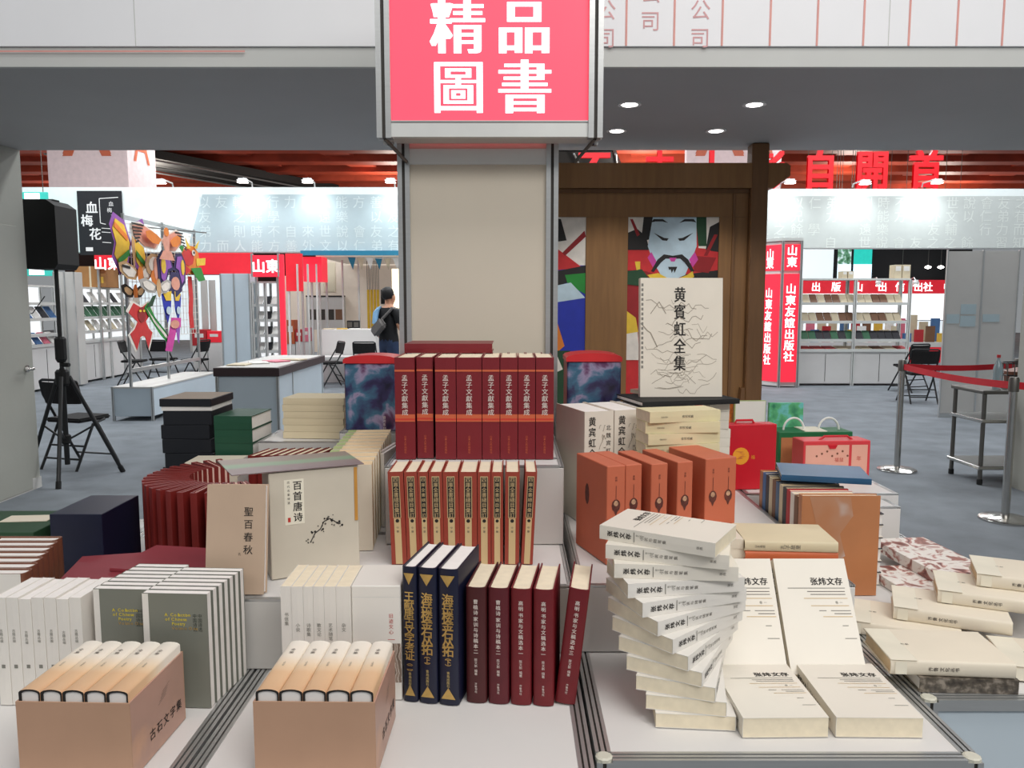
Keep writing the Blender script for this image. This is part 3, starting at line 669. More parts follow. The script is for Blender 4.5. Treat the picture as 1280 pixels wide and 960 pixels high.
# stacks at the back
for i in range(6):
    book('cream book lying in the neat stack, %s from its top' % ORD[5 - i], lie_M(-.672 + (.003 if i % 2 else 0), 2.70, 1.0415 + i * .0232, -4, (.0226, .15, .21)), (.0226, .15, .21), 'beige_cover', 'paper', 'soft', 'neat cream stack')
for i in range(8):
    th = .048; s_ = (th, .20, .165)
    case('black-blue cloth book case lying in the tall dark stack, %s from its top' % ORD[9 - i], lie_M(-1.105 + (.008 if i % 3 == 1 else 0), 2.71, .7515 + i * .0485, (i % 3) - 1, s_), s_, 'blackblue_cover', name='book_case', group='tall dark stack', cat='book case')
book('thin white book lying near the top of the tall dark stack', lie_M(-1.10, 2.71, .7515 + 8 * .0485, 1, (.014, .20, .17)), (.014, .20, .17), 'b_white', 'paper_white', 'soft')
case('black sided flat box with brown top crowning the tall dark stack', lie_M(-1.10, 2.71, .7660 + 8 * .0485, 0, (.026, .21, .175)), (.026, .21, .175), 'blackblue_cover', name='book_case', cat='book case', deco=lambda b, th, w, h: rect_f(b, th, .001, w - .001, .001, h - .001, 0), dkey='btop', dm='brown_top')
for i in range(5):
    book('cream bound book lying before the dark stack, %s from its top' % ORD[4 - i], lie_M(-.965, 2.51 + .001 * i, .7515 + i * .0485, 2, (.048, .12, .165)), (.048, .12, .165), 'cream_cover', 'paper_white', 'soft', 'short cream stack')
for i in range(8):
    book('dark green hardback lying behind the straight red row, %s from the counter' % ORD[i], lie_M(-.935, 2.70 - .001 * i, .7515 + i * .0465, -3, (.046, .19, .13)), (.046, .19, .13), 'forest_cover', 'paper_white', 'flat', 'dark green stack')
# galaxy tins
def tin(label, x, y, rz, wd, dp, h):
    t = thing('gift_tin', label, 'tin', T(x, y, 1.1015) @ Rz(rz), 'galaxy print gift tins')
    MB().cbox(0, wd, 0, dp, 0, h, .004).obj('body', 'galaxy', t)
    MB().cbox(-.0006, .0006, .004, dp - .004, .002, h - .002, .0003).obj('side_print', 'tin_side', t)
    ld = MB(); n = 8
    ld.prism([(-.003, -.003, h), (wd + .003, -.003, h), (wd + .003, -.003, h + .012)] + [(wd / 2 + (wd / 2 + .003) * math.cos(math.pi * k / n), -.003, h + .012 + .014 * math.sin(math.pi * k / n)) for k in range(1, n)] + [(-.003, -.003, h + .012)], (0, dp + .006, 0))
    ld.obj('lid', 'lid_red', t, fix=True)
    b = MB(); b.text('银河系列', (wd * .75, -.0006, .042), size=.010, way='v', step=.0115) if x < 0 else b.text('银河', (wd * .3, -.0006, .02), size=.007, way='h')
    b.obj('lettering', 'white_ink', t)
tin('galaxy print tin with red lid behind the cream paperbacks', -.525, 2.432, -2, .165, .125, .212)
tin('galaxy print tin with red lid behind the white ink-painting volumes', .168, 2.37, 0, .165, .15, .222)
for i in range(2):
    book('slim grey-white booklet standing by the crimson volumes, %s from them' % ORD[i], up_M(-.346 - i * .011, 2.05 + i * .02, .9015, -8), (.009, .15, .20), 'white_cool', 'paper_white', 'soft', 'slim booklets by the tall riser')
# ---------------------------------------------------------------- books of the right counters
def d_zw(b, th, w, h):
    spine(b, '张炜文存', 0, h - .016, .0115, 0, .02, step=.0125); rect_s(b, -th * .36, th * .36, h - .0715, h - .070, 1, .0007)
    b.text('散文随笔', (.004, SP, h - .076), size=.004, m=1); spine(b, '小说与随笔集', 0, h - .082, .0075, 2, step=.0088); spine(b, '张炜', 0, .034, .006, 2)
    x = th / 2 + .0005
    front(b, th, '张炜文存', w * .52, h - .048, .0165, 0, .02, 'h', step=.0170)
    for k, (a, c, z, m) in enumerate(((.14, .93, .062, 1), (.40, .92, .069, 2), (.44, .92, .075, 2), (.34, .94, .083, 3), (.42, .94, .098, 3), (.52, .62, .108, 1), (.68, .95, .108, 1), (.72, .95, .114, 2), (.56, .96, .120, 3), (.80, .88, .138, 1), (.80, .96, .163, 1))):
        rect_f(b, th, w * a, w * c, h - z - .0007, h - z + .0007, m, .0005)
    front(b, th, '卷一', w * .78, h - .0915, .0065, 1, 0, 'h', step=.009)
ZM = ['ink', 'grey_text', 'ink_soft', 'tan_strip']
ang = [-31, -17, -5, 9, 21, 32, 42, 52, 61, 70, 78, 85]; ns = len(ang); zt = .0272
for i, a in enumerate(ang):
    k = ns - 1 - i; f = i / (ns - 1); th = zt - .0004
    cxx, cyy = .300 + .034 * f, 1.462 - .042 * f
    book('white paperback with black title, %s from the top of the twisted stack' % ORD[i], lie_M(cxx, cyy, .7515 + k * zt, a, (th, .140, .224)), (th, .140, .224), 'white_cover' if i < 3 else 'white_cool', 'paper', 'soft', 'twisted stack of white paperbacks', d_zw, 'zw', ZM)
for i, (x, l) in enumerate(((.397, 'white paperback lying face up touching the twisted stack'), (.563, 'white paperback lying face up beside the first one, by the counter edge'))):
    s = (.036, .150, .205); book(l, lie_M(x + .075, 1.282 + .1025, .7515, -90 - (1 if i else -1), s), s, 'white_cover', 'paper', 'soft', 'white paperbacks lying face up', d_zw, 'zw', ZM)
for i, (x, l) in enumerate(((.395, 'white paperback leaning back against the riser beside the twisted stack'), (.551, 'white paperback leaning back against the riser beside the beige stack'))):
    s = (.032, .150, .232); M = T(x, 1.498, .7535) @ Rx(-34) @ T(0, -.016, 0) @ Rz(-90)
    book(l, M, s, 'white_cover', 'paper', 'soft', 'leaning white paperbacks', d_zw, 'zw', ZM)
# orange slipcases
def d_orange(two):
    def f(b, th, w, h):
        for x in ((-th / 4, th / 4) if two else (0,)):
            q = .013
            b.poly([(x + q * .85 * math.cos(a), SP, h * .60 + q * (1.1 if math.sin(a) > 0 else 1.25) * math.sin(a)) for a in [j * math.pi / 5 for j in range(10)]], 0)
            b.poly([(x + q * .45 * math.cos(a), SP * 1.3, h * .62 + q * .5 * math.sin(a)) for a in [j * math.pi / 4 for j in range(8)]], 1)
            b.poly([(x - .004, SP, h * .535), (x + .004, SP, h * .535), (x + .001, SP, h * .50), (x - .001, SP, h * .50)], 0)
            rect_s(b, x - .0006, x + .0006, h * .66, h * .80, 0, .0008); b.text('泉林', (x, SP, h * .88), size=.006, m=0)
        xx = -th / 2 - .0004; b.poly([(xx, w * .62 + .012 * math.cos(a), h * .62 + .026 * math.sin(a)) for a in [-j * math.pi / 5 for j in range(10)]], 0)
    return f
O0 = Vector((.216, 1.742)); ux = Vector((math.cos(rad(19)), math.sin(rad(19))))
for i, (t0, t1, l) in enumerate(((0, .0465, 'orange slipcase with vessel print at the open end of its row, by the column side'), (.0475, .089, 'orange slipcase with vessel print pressed against the row-end one'), (.111, .154, 'orange slipcase with vessel print standing alone after the first pair'), (.180, .221, 'orange slipcase with vessel print beside the wide double one'), (.259, .345, 'wide orange slipcase with two vessel prints on its spine'))):
    q = O0 + ux * ((t0 + t1) / 2); two = i == 4
    case(l, up_M(q.x, q.y - (.012 if i in (2, 3) else 0), .9015, 19), (t1 - t0, .172, .230), 'orange_case', deco=d_orange(two), dkey=('or', two), dm=['vessel_print', 'vessel_light'], group='orange slipcases')
# white ink-painting volumes and the display copy
def mountains(b, o, u, v, wd, h, seed, n=16, m=0):
    r = random.Random(seed)
    for k in range(n):
        x, z = r.uniform(.05, .75) * wd, r.uniform(.06, .9) * h; pts = [(x, z)]
        for j in range(r.randint(4, 9)):
            x += r.uniform(.02, .07) * wd; z += r.uniform(-.05, .05) * h; z = min(max(z, .03 * h), .95 * h)
            if x > .97 * wd: break
            pts.append((x, z))
        if len(pts) > 1: b.ribbon(pts, o, u, v, r.uniform(.0008, .0018), m)
    for k in range(7):
        z = r.uniform(.04, .35) * h; x = r.uniform(.05, .5) * wd; b.ribbon([(x, z), (x + wd * .12, z - .004), (x + wd * .3, z + .003)], o, u, v, .0010, m)
def d_vol(b, th, w, h):
    spine(b, '黄宾虹全集', -th * .24, h - .014, .026, 0, .012, step=.029, wide=.85); spine(b, '北魏宾虹', th * .32, h - .038, .015, 0, 0, step=.021)
    mountains(b, (-th * .05, SP, h * .45), (1, 0, 0), (0, 0, 1), th * .3, h * .45, 5, 12, 1)
V0 = Vector((.194, 2.064))
for i in range(4):
    q = V0 + ux * (.0435 + i * .0885)
    book('white volume with black spine title, %s in the row behind the orange slipcases' % ORD[i], up_M(q.x, q.y, .9015, 19), (.086, .20, .31), 'album_white', 'paper_white', 'flat', 'white ink-painting volumes', d_vol, 'vol', ['ink', 'mount_ink'])
book('black flat album lying under the upright display copy', lie_M(.485, 2.285, 1.2130, 14, (.014, .20, .30)), (.014, .20, .30), 'black_plastic', 'paper_white', 'flat')
def d_disp(b, th, w, h):
    x = th / 2 + .0004; front(b, th, '黄賓虹全集', w * .48, h - .048, .046, 0, .008, step=.050, wide=.78, song=1)
    mountains(b, (x, 0, 0), (0, 1, 0), (0, 0, 1), w * .98, h * .93, 11, 34, 1)
    b.ribbon([(.03, h * .70), (.055, h * .80), (.075, h * .70)], (x, 0, 0), (0, 1, 0), (0, 0, 1), .0022, 1)
    b.ribbon([(.002, h * .62), (.02, h * .56), (.03, h * .54), (.05, h * .42)], (x, 0, 0), (0, 1, 0), (0, 0, 1), .0030, 1)
    for k in range(18): rect_f(b, th, .003, .009, h * .93 - k * .014, h * .93 - k * .014 + .008, 2, .0006)
p = PY(799, 495, 2.27); q = PY(902, 495, 2.27)
book('white art book with large black title and mountain sketch standing on display', face_M(p.x, 2.272, 1.2275, 2, 4), (.028, q.x - p.x, .346), 'album_white', 'paper_white', 'flat', None, d_disp, 'disp', ['ink', 'mount_ink', 'grey_text'])
book('pink covered booklet lying beside the display copy', lie_M(.405, 2.36, 1.2275, 30, (.012, .07, .06)), (.012, .07, .06), 'box_peach', 'paper', 'soft')
for i in range(11):
    a = 19 + (-8, 6, -3, 4, -6, 2, 5, -4, 1, -5, 3)[i]
    book('green-cream book in the stack before the display copy, %s from its top' % ORD[10 - i], lie_M(.440, 2.052, .9015 + i * .0292, a - 8, (.0286, .092, .20)), (.0286, .092, .20), 'greencream_cover', 'paper', 'soft', 'green-cream stack', lambda b, th, w, h: [spine(b, '诗词选集', 0, h * .55, .008, 0), spine(b, '山东文艺', 0, h * .85, .005, 0)], 'gc', 'ink_soft')
for i in range(12):
    book('thin white booklet in the small stack behind the green-cream one, %s from its foot' % ORD[i], lie_M(.606, 2.30, .9015 + i * .026, (i * 37) % 9 - 4, (.0255, .10, .058)), (.0255, .10, .058), 'white_cover', 'paper_white', 'soft', 'small white stack')
# beige and orange stack on the riser
S3 = (('cream_cover', 'cream book at the foot of the three-book stack by the art books', .020), ('orange_cover', 'orange book in the middle of the three-book stack by the art books', .022), ('beige_cover', 'beige book with brown spine title topping the three-book stack by the art books', .024))
z = .9015
for i, (c, l, th) in enumerate(S3):
    s = (th, .145, .205); book(l, lie_M(.632, 1.775, z, -2 - i, s), s, c, 'paper', 'hard' if i else 'soft', 'three-book stack', (lambda b, th, w, h: [spine(b, '孔子故里', 0, h * .62, .011, 0), spine(b, '山东画报', 0, h * .9, .006, 0)]) if i == 2 else None, 'st3', 'ink_soft'); z += th + .0004
for i in range(3):
    s = (.022, .12, .16); book('plain cream book lying behind the leaning white paperbacks, %s from the riser' % ORD[i], lie_M(.447, 1.775 + .004 * i, .9015 + i * .0225, 8 - 5 * i, s), s, 'cream_cover', 'paper', 'soft', 'short cream pile on the white riser')
book('glossy magazine with grey photo cover lying at the riser corner', lie_M(.675, 1.658, .9015, -4, (.006, .07, .10)), (.006, .07, .10), 'mag_print', 'paper_white', 'soft')
# art books in a file, covers to the front
cols = ['brown_photo', 'b_brown', 'white_cool', 'b_red', 'b_dark', 'b_beige', 'blue_cover', 'b_brown', 'b_beige', 'b_dark', 'b_blue', 'photo_print']
for i in range(12):
    book('large art book with brown photo cover at the open end of the file' if i == 0 else 'large art book, %s in the file behind the brown photo cover' % ORD[i - 1], face_M(.7375 + .0005 * i, 1.955 + i * .030, .7515, 0, 0), (.026 if i else .024, .165 if i else .2, .252 if i else .262), cols[i], 'paper_tan' if i % 3 else 'paper', 'flat', 'file of large art books', (lambda b, th, w, h: [b.poly([(th / 2 + .0005, w * u, h * v) for u, v in ((.10, .99), (.62, .99), (.66, .8), (.5, .62), (.58, .4), (.4, .3), (.16, .45), (.2, .7))], 0)]) if i == 0 else None, 'glare', 'glare_print', part='photo_print')  # front cover carries a painted patch of glare over its photo
book('blue covered book lying across the tops of the art books', lie_M(.872, 2.16, 1.016, -14, (.016, .17, .23)), (.016, .17, .23), 'blue_cover', 'paper', 'flat')
for i in range(6):
    s = (.032, .075, .19); book('cream paged book lying beside the art books, %s from the counter' % ORD[i], lie_M(.948, 2.115, .7515 + i * .0325, -90, s), s, 'b_dark' if i % 2 else 'white_cover', 'paper_white', 'flat', 'stack beside the art books')
# patterned albums
book('red and white patterned album lying on the counter', lie_M(1.068, 1.955, .7515, -85, (.024, .15, .30)), (.024, .15, .30), 'album_print', 'paper_tan', 'flat', 'patterned albums')
book('red and white patterned album lying across the other, hanging over the counter side', lie_M(1.165, 2.09, .7765, -84, (.030, .16, .34)), (.030, .16, .34), 'album_print', 'paper_tan', 'flat', 'patterned albums')
# beige shingled books
def d_bg(b, th, w, h):
    spine(b, '齐鲁·文化丛书', 0, h * .70, .009, 0, .01, step=.0095); rect_s(b, -th * .4, th * .4, h - .03, h - .008, 1, .0007); rect_f(b, th, 0, w * .99, h - .05, h - .001, 2); front(b, th, '齐鲁', w * .5, h - .05, .008, 0)
BGM = ['ink_soft', 'label_cream', 'label_cream']; SB = (.031, .150, .232)
for i, (x, y, l) in enumerate(((.90, 1.735, 'resting on the counter'), (1.005, 1.735, 'overlapping the one on the counter'), (1.115, 1.755, 'third up the overlapping row'), (1.215, 1.775, 'topmost of the overlapping row'))):
    book('beige hardback with pale spine end, ' + l, lie_M(x, y, .7515 + i * .0315, -24, SB), SB, 'cream_cover', 'paper_tan', 'hard', 'overlapping beige hardbacks', d_bg, 'bg', BGM)
book('beige hardback lying on the dark photo book by the counter edge', lie_M(.858, 1.515, .7810, -5, SB), SB, 'cream_cover', 'paper_tan', 'hard', 'beige hardbacks', d_bg, 'bg', BGM)
book('dark photo covered book lying under a beige hardback', lie_M(.885, 1.505, .7515, -3, (.029, .14, .185)), (.029, .14, .185), 'dark_photo', 'paper_white', 'flat')
book('beige hardback lying flat beside the dark photo book', lie_M(1.125, 1.530, .7515, -14, SB), SB, 'cream_cover', 'paper_tan', 'hard', 'beige hardbacks', d_bg, 'bg', BGM)
# gift boxes
def giftbox(label, x, y, z, rz, wd, dp, h, body, edge, extra):
    t = thing('gift_box', label, 'gift box', T(x, y, z) @ Rz(rz), 'gift boxes'); MB().cbox(0, wd, 0, dp, 0, h, .002).obj('body', body, t); extra(t, wd, dp, h); return t
def g1(t, w_, d, h):
    MB().tube([(w_ * .30, d / 2, h - .002), (w_ * .33, d / 2, h + .010), (w_ * .62, d / 2, h + .010), (w_ * .65, d / 2, h - .002)], .004).obj('handle', 'box_red', t)
    b = MB(); b.poly([(w_ * .36 + .028 * math.cos(a), -.0005, h * .52 + .028 * math.sin(a)) for a in [j * math.pi / 8 for j in range(16)]], 0)
    for j in range(5): b.poly([(w_ * .36 + .018 * math.cos(a + j), -.0009, h * .52 - .01 + j * .006), (w_ * .36 + .02 * math.cos(a + j + 2), -.0009, h * .53 - .01 + j * .006), (w_ * .36, -.0009, h * .5 + j * .004)], 1)
    b.text('福', (w_ * .58, -.0006, h * .50), size=.014, m=0); b.obj('print', ['emblem_yellow', 'orange_cover'], t)
    MB().box(w_, w_ + .0008, .006, d - .006, .01, h - .012).obj('side_print', 'mag_print', t)
def g2(t, w_, d, h):
    b = MB()
    for x0, x1 in ((.008, w_ * .68), (w_ * .72, w_ - .010)): b.poly([(x0, -.0005, .006), (x1, -.0005, .006), (x1, -.0005, h - .014), (x0, -.0005, h - .014)], 0)
    b.text('福鼠', (w_ * .5, -.0009, h * .52), size=.016, way='h', m=1); b.text('年', (w_ * .83, -.0009, h * .55), size=.018, m=1)
    for k in range(7): b.poly([(w_ * .2 + k * .018 + .004 * math.cos(a), -.0009, h * .62 + (k % 3) * .008 + .004 * math.sin(a)) for a in [j * math.pi / 3 for j in range(6)]], 2)
    b.obj('print', ['box_peach', 'red_ink', 'brown_spine'], t)
    MB().prism([(w_ * .36, -.004, h - .014), (w_ * .50, -.004, h - .014), (w_ * .47, -.004, h - .026), (w_ * .39, -.004, h - .026)], (0, .004, 0)).obj('clasp', 'box_red', t, fix=True)
    MB().tube([(w_ * .28, d * .3, h - .002), (w_ * .36, d * .3, h + .012), (w_ * .70, d * .3, h + .012), (w_ * .78, d * .3, h - .002)], .004).obj('handle', 'box_red', t)
def g3(t, w_, d, h):
    for k in (.28, .76):
        MB().tube([(w_ * k + .038 * math.cos(math.pi * j / 10), d / 2, h - .002 + .045 * math.sin(math.pi * j / 10)) for j in range(11)], .004).obj('cord_handle', 'cord_white', t)
    MB().box(w_ * .36, w_ * .66, .004, d - .004, h, h + .003).obj('top_label', 'label_cream', t); MB().box(.01, w_ * .4, -.001, 0, .01, h - .02).obj('front_print', 'brown_photo', t)
giftbox('large plain red gift box with a round yellow emblem', .668, 2.46, .9015, 8, .188, .055, .212, 'box_red', None, g1)
giftbox('coral red gift box with peach panels and a clasp', .985, 2.60, .9015, 4, .235, .09, .135, 'box_coral', None, g2)
giftbox('green gift box with white cord handles behind the coral one', .955, 2.76, .9015, 2, .27, .11, .14, 'box_green', None, g3)
book('picture book with white and moss green cover standing behind the gift boxes', face_M(.835, 2.91, .9015, 3), (.012, .12, .235), 'moss', 'paper_white', 'flat', 'picture books', lambda b, th, w, h: rect_f(b, th, .004, w - .002, h * .45, h - .002, 0), 'kid1', 'white_cool')
book('picture book with teal green painted cover standing behind the gift boxes', face_M(.962, 2.90, .9015, 3), (.016, .13, .228), 'kid_green', 'paper_white', 'flat', 'picture books')
book('orange and black picture book standing partly hidden by the wooden pillar side', face_M(.76, 2.935, .9015, -6), (.012, .075, .230), 'kid_orange', 'paper_white', 'flat', 'picture books')
# ---------------------------------------------------------------- middle distance
# wooden gate wall with door-guardian prints
WY = 6.05
t = thing('wooden_gate_frame', 'brown wooden gate frame with framed folk prints under the soffit', 'gate', (1.5, WY, 0))
def R2(a, b, c, d, Y=WY): x0, x1, z0, z1 = RC(a, b, c, d, Y); return x0 - 1.5, x1 - 1.5, z0, z1
x0, x1, z0, z1 = R2(690, 205, 985, 236); zb_, zt_ = z0, z1
MB().prism([(-1.75, -.05, z0), (x1 - .12, -.05, z0), (x1, -.05, z0 + .09), (x1, -.05, z1 - .02), (x1 - .03, -.05, z1), (-1.75, -.05, z1)], (0, .12, 0)).obj('lintel', 'wood', t, fix=True)
p0, p1, _, _ = R2(933, 300, 954, 400)
MB().cbox(p0, p1, -.055, .08, 0, HS - .004, .008).obj('pillar', 'wood_dark', t)
pw, _, _, zp = R2(697, 270, 785, 480)
c0, c1, _, ctop = R2(784, 271, 897, 480); l0, l1, _, _ = R2(640, 271, 732, 480); cb = .35
MB().box(-1.75, p0 - .002, .005, .06, ctop, zb_ - .002).obj('head_panel', 'wood', t)
MB().box(-1.75, p0 - .002, -.012, .004, zb_ - .03, zb_ - .004).obj('moulding', 'wood_dark', t)
MB().box(l1, c0, .005, .06, 0, ctop - .001).obj('stile', 'wood', t); MB().box(c1, p0 - .002, .005, .06, 0, ctop - .001).obj('stile', 'wood', t)
MB().box(p0 - .12, p0 - .1, -.008, .004, 0, zb_ - .04).obj('moulding', 'wood_dark', t)
MB().box(-1.75, l0, .005, .06, 0, ctop - .001).obj('stile', 'wood', t)
MB().box(c0 + .001, c1 - .001, .005, .06, 0, cb).obj('sill_panel', 'wood', t)
MB().prism([(p0 - .1, -.06, 0), (p0 - .004, -.06, 0), (p0 - .004, -.06, .85), (p0 - .03, -.06, .85)], (0, .12, 0)).obj('foot_brace', 'wood_dark', t, fix=True)
def poster(label, a0, a1, face):
    wd = a1 - a0 - .002; h = ctop - cb - .002
    o = thing('folk_print', label, 'poster', (1.5 + a0 + .001, WY + .018, cb + .001), 'door-guardian folk prints')
    MB().box(0, wd, 0, .01, 0, h).obj('board', 'k_white', o)
    b = MB(); k = [0]
    def sh(pts, m):
        k[0] += 1; b.poly([(wd * u, -.0008 - .00015 * k[0], h - (v * .73 if v < h - .01 else v)) for u, v in pts][::-1], m)
    MM = ['k_red', 'k_deepred', 'k_black', 'k_dkgreen', 'k_yellow', 'k_blue', 'k_magenta', 'k_sky', 'k_white', 'k_green', 'k_orange']
    if face:
        sh([(0, 0), (1, 0), (1, h - .002), (0, h - .002)], 0); sh([(0, .5), (.4, .62), (.3, 1.2), (0, 1.3)], 1); sh([(.6, .6), (1, .55), (1, 1.2), (.7, 1.0)], 2)
        sh([(0, 0), (.28, 0), (.3, .2), (.24, .34), (0, .32)], 8); sh([(.76, 0), (1, 0), (1, .34), (.78, .32)], 8)
        sh([(0, .16), (.1, .12), (.2, .2), (.24, .34), (0, .34)], 2); sh([(.17, 0), (.28, 0), (.27, .22), (.2, .24), (.15, .2)], 2); sh([(.74, 0), (.86, 0), (.87, .3), (.78, .3)], 3); sh([(.9, .1), (1, .05), (1, .36), (.86, .34)], 2)
        sh([(.02, .02), (.05, .02), (.13, .18), (.1, .2)], 1); sh([(.95, .18), (.99, .18), (.88, .4), (.84, .4)], 1)
        sh([(0, .36), (.25, .35), (.3, .48), (.22, .56), (.0, .55)], 0); sh([(.72, .4), (.98, .42), (.9, .58), (.74, .56)], 1)
        sh([(.27, 0), (.75, 0), (.76, .3), (.70, .46), (.64, .60), (.5, .66), (.37, .60), (.28, .46), (.22, .3)], 7)
        sh([(.26, .36), (.22, .42), (.28, .52), (.32, .46)], 6); sh([(.74, .36), (.68, .44), (.72, .52), (.78, .44)], 6)
        for s in (-1, 1):
            f = lambda u: .5 + s * u
            q = lambda P, m: sh(P if s > 0 else P[::-1], m)
            q([(f(.06), .06), (f(.12), .02), (f(.22), .02), (f(.25), .055), (f(.2), .045), (f(.12), .045)], 2)
            q([(f(.05), .22), (f(.10), .215), (f(.22), .16), (f(.20), .175), (f(.12), .24), (f(.07), .245)], 2)
            q([(f(0), .40), (f(.10), .385), (f(.17), .44), (f(.24), .56), (f(.21), .57), (f(.13), .47), (f(.08), .43), (f(0), .43)], 2)
        sh([(.46, .42), (.54, .42), (.52, .46), (.48, .46)], 6); sh([(.45, .515), (.55, .515), (.54, .54), (.52, .58), (.51, .54), (.49, .58), (.48, .54), (.46, .545)], 2)
        sh([(.22, .60), (.34, .58), (.5, .66), (.66, .6), (.72, .56), (.74, .62), (.62, .68), (.44, .7), (.3, .68)], 4)
        sh([(.0, .56), (.16, .54), (.26, .66), (.18, .72), (0, .7)], 3); sh([(.08, .46), (.14, .46), (.14, .54), (.1, .55)], 4)
        sh([(0, 1.2), (.12, 1.16), (.15, 1.5), (0, 1.5)], 8); sh([(.0, .98), (.1, 1.05), (.13, 1.2), (0, 1.22)], 4)
    else:
        sh([(0, 0), (1, 0), (1, h - .002), (0, h - .002)], 5); sh([(0, 0), (1, 0), (1, .5), (0, .5)], 8); sh([(0, .2), (.5, .26), (.95, .52), (.5, .56), (0, .52)], 0)
        sh([(0, .0), (.55, .0), (.62, .26), (.3, .3), (0, .2)], 0); sh([(.5, 0), (.66, .02), (.74, .24), (.56, .26)], 2); sh([(.98, .14), (1, .2), (.72, .4), (.68, .37)], 1)
        sh([(0, .52), (.6, .56), (1, .5), (1, .62), (.6, .72), (.5, .8), (0, .78)], 2); sh([(.72, .6), (1, .58), (1, .8), (.76, .7)], 9); sh([(.55, .72), (.8, .68), (1, .84), (.5, .9)], 7)
        sh([(0, .92), (.55, .92), (.66, 1.28), (.4, 1.36), (0, 1.32)], 4); sh([(0, 1.0), (.2, .96), (.3, 1.3), (0, 1.3)], 1); sh([(.45, 1.2), (.62, 1.1), (.72, 1.35), (.5, 1.5)], 10)
        sh([(0, 1.4), (.8, 1.4), (1, 1.8), (0, 1.8)], 3); sh([(.3, 1.45), (.6, 1.42), (.7, 1.6), (.4, 1.7)], 8)
    b.obj('print', MM, o)
poster('folk print of a stern pale face with black moustache in the wooden frame', c0, c1, True)
poster('folk print in red, blue and yellow mostly hidden behind the column', l0, l1, False)
# stanchions with red belts
def stanchion(label, x, y, belts):
    t = thing('stanchion', label, 'stanchion', (x, y, 0), 'steel queue stanchions')
    MB().lathe([(.165, 0), (.165, .012), (.15, .022), (.06, .034), (.03, .04)], n=28).obj('base', 'steel', t, smooth=True)
    MB().cyl((0, 0, .035), (0, 0, .93), .027, n=18).obj('pole', 'steel', t, smooth=True)
    MB().lathe([(.033, .90), (.033, .985), (.028, 1.0)], n=18).obj('head', 'steel_dark', t, smooth=True)
    for e in belts:
        d = Vector((e[0] - x, e[1] - y, 0)); L = d.length; d.normalize(); s = d * .034; n_ = Vector((-d.y, d.x, 0)) * .001
        pts = [s + (d * (L - .068)) * (k / 8) + Vector((0, 0, .965 - .02 * math.sin(math.pi * k / 8))) for k in range(9)]
        b = MB()
        for a, c in zip(pts, pts[1:]): b.add([a - n_, c - n_, c - n_ - Vector((0, 0, .05)), a - n_ - Vector((0, 0, .05)), a + n_, c + n_, c + n_ - Vector((0, 0, .05)), a + n_ - Vector((0, 0, .05))], [(0, 1, 2, 3), (7, 6, 5, 4), (0, 4, 5, 1), (3, 2, 6, 7)])
        b.obj('belt', 'belt_red', t)
s1 = PZ(1121, 588, 0); s2 = PZ(1256, 650, 0)
stanchion('steel stanchion with two red belts near the folding chair', s1.x, s1.y, [(s2.x, s2.y), (4.6, s1.y + .15)])
stanchion('steel stanchion before the metal trolley', s2.x, s2.y, [(XR - .06, s2.y + .25)])
stanchion('steel stanchion at the far end of the straight red belt', 4.6, s1.y + .15, [])
# metal trolley
a = PZ(1224, 606, 0); t = thing('metal_trolley', 'grey metal trolley with two shelves behind the stanchion', 'trolley', (a.x, a.y, 0))
for x in (0, .72):
    for y in (0, .42): MB().cyl((x, y, .05), (x, y, .76), .017, n=10).obj('leg', 'steel_dark', t, smooth=True); MB().lathe([(.012, 0), (.022, .004), (.022, .044), (.012, .05)], (x, y, 0), 10).obj('caster', 'black_plastic', t)
for z in (.76, .13, .52): MB().cbox(-.03, .75, -.03, .45, z, z + .03, .006).obj('shelf', 'steel_dark' if z > .7 else 'steel', t)
tb_ = a + Vector((.17, .12, .79)); t = thing('plastic_bottle', 'clear plastic bottle with a red cap on the trolley', 'bottle', tb_)
MB().lathe([(.034, 0), (.036, .01), (.036, .17), (.03, .2), (.013, .24), (.013, .26)], n=16).obj('body', 'glass_tint', t, smooth=True); MB().lathe([(.0145, .26), (.0145, .285)], n=14).obj('cap', 'b_red', t)
t = thing('wire_basket', 'dark rounded wire basket standing on the trolley', 'basket', a + Vector((.42, .2, .79)))
bk = MB()
for z in (.01, .11, .21): bk.tube([(.16 * math.cos(k * math.pi / 8), .12 * math.sin(k * math.pi / 8), z) for k in range(17)], .006, 6)
bk.obj('hoop', 'black_metal', t)
bk = MB()
for k in range(16): bk.cyl((.16 * math.cos(k * math.pi / 8), .12 * math.sin(k * math.pi / 8), 0), (.16 * math.cos(k * math.pi / 8), .12 * math.sin(k * math.pi / 8), .215), .005, n=6)
bk.obj('wire', 'steel_dark', t); MB().lathe([(.13, 0), (.13, .006)], n=18).obj('bottom', 'black_plastic', t)
MB().lathe([(.12, .008), (.13, .14), (.05, .17)], n=16).obj('contents', 'brown_spine', t, smooth=True)
# standing white screen
a, c = PZ(1173, 522, 0), PZ(1262, 522, 0); Yd = a.y
t = thing('display_screen', 'white two-panel standing screen beside the stanchions', 'screen', (a.x, Yd, 0)); ww = c.x - a.x; hh = PY(1215, 312, Yd).z
for k in (0, 1):
    MB().box(ww * k / 2 + .01, ww * (k + 1) / 2 - .01, 0, .02, .06, hh - .02).obj('panel', 'panel_grey', t)
    for x in (ww * k / 2, ww * (k + 1) / 2 - .012): MB().box(x, x + .012, -.006, .026, 0, hh).obj('frame_post', 'alu', t)
    MB().box(ww * k / 2 + .012, ww * (k + 1) / 2 - .012, -.002, .022, 0, .058).obj('foot_rail', 'alu', t)
nb = MB()
for (u, v, q, r) in ((.03, 1.24, .17, .12), (.21, 1.36, .2, .13), (.21, 1.2, .2, .14), (.50, 1.26, .22, .1)): nb.box(u, u + q, -.004, -.001, v, v + r)
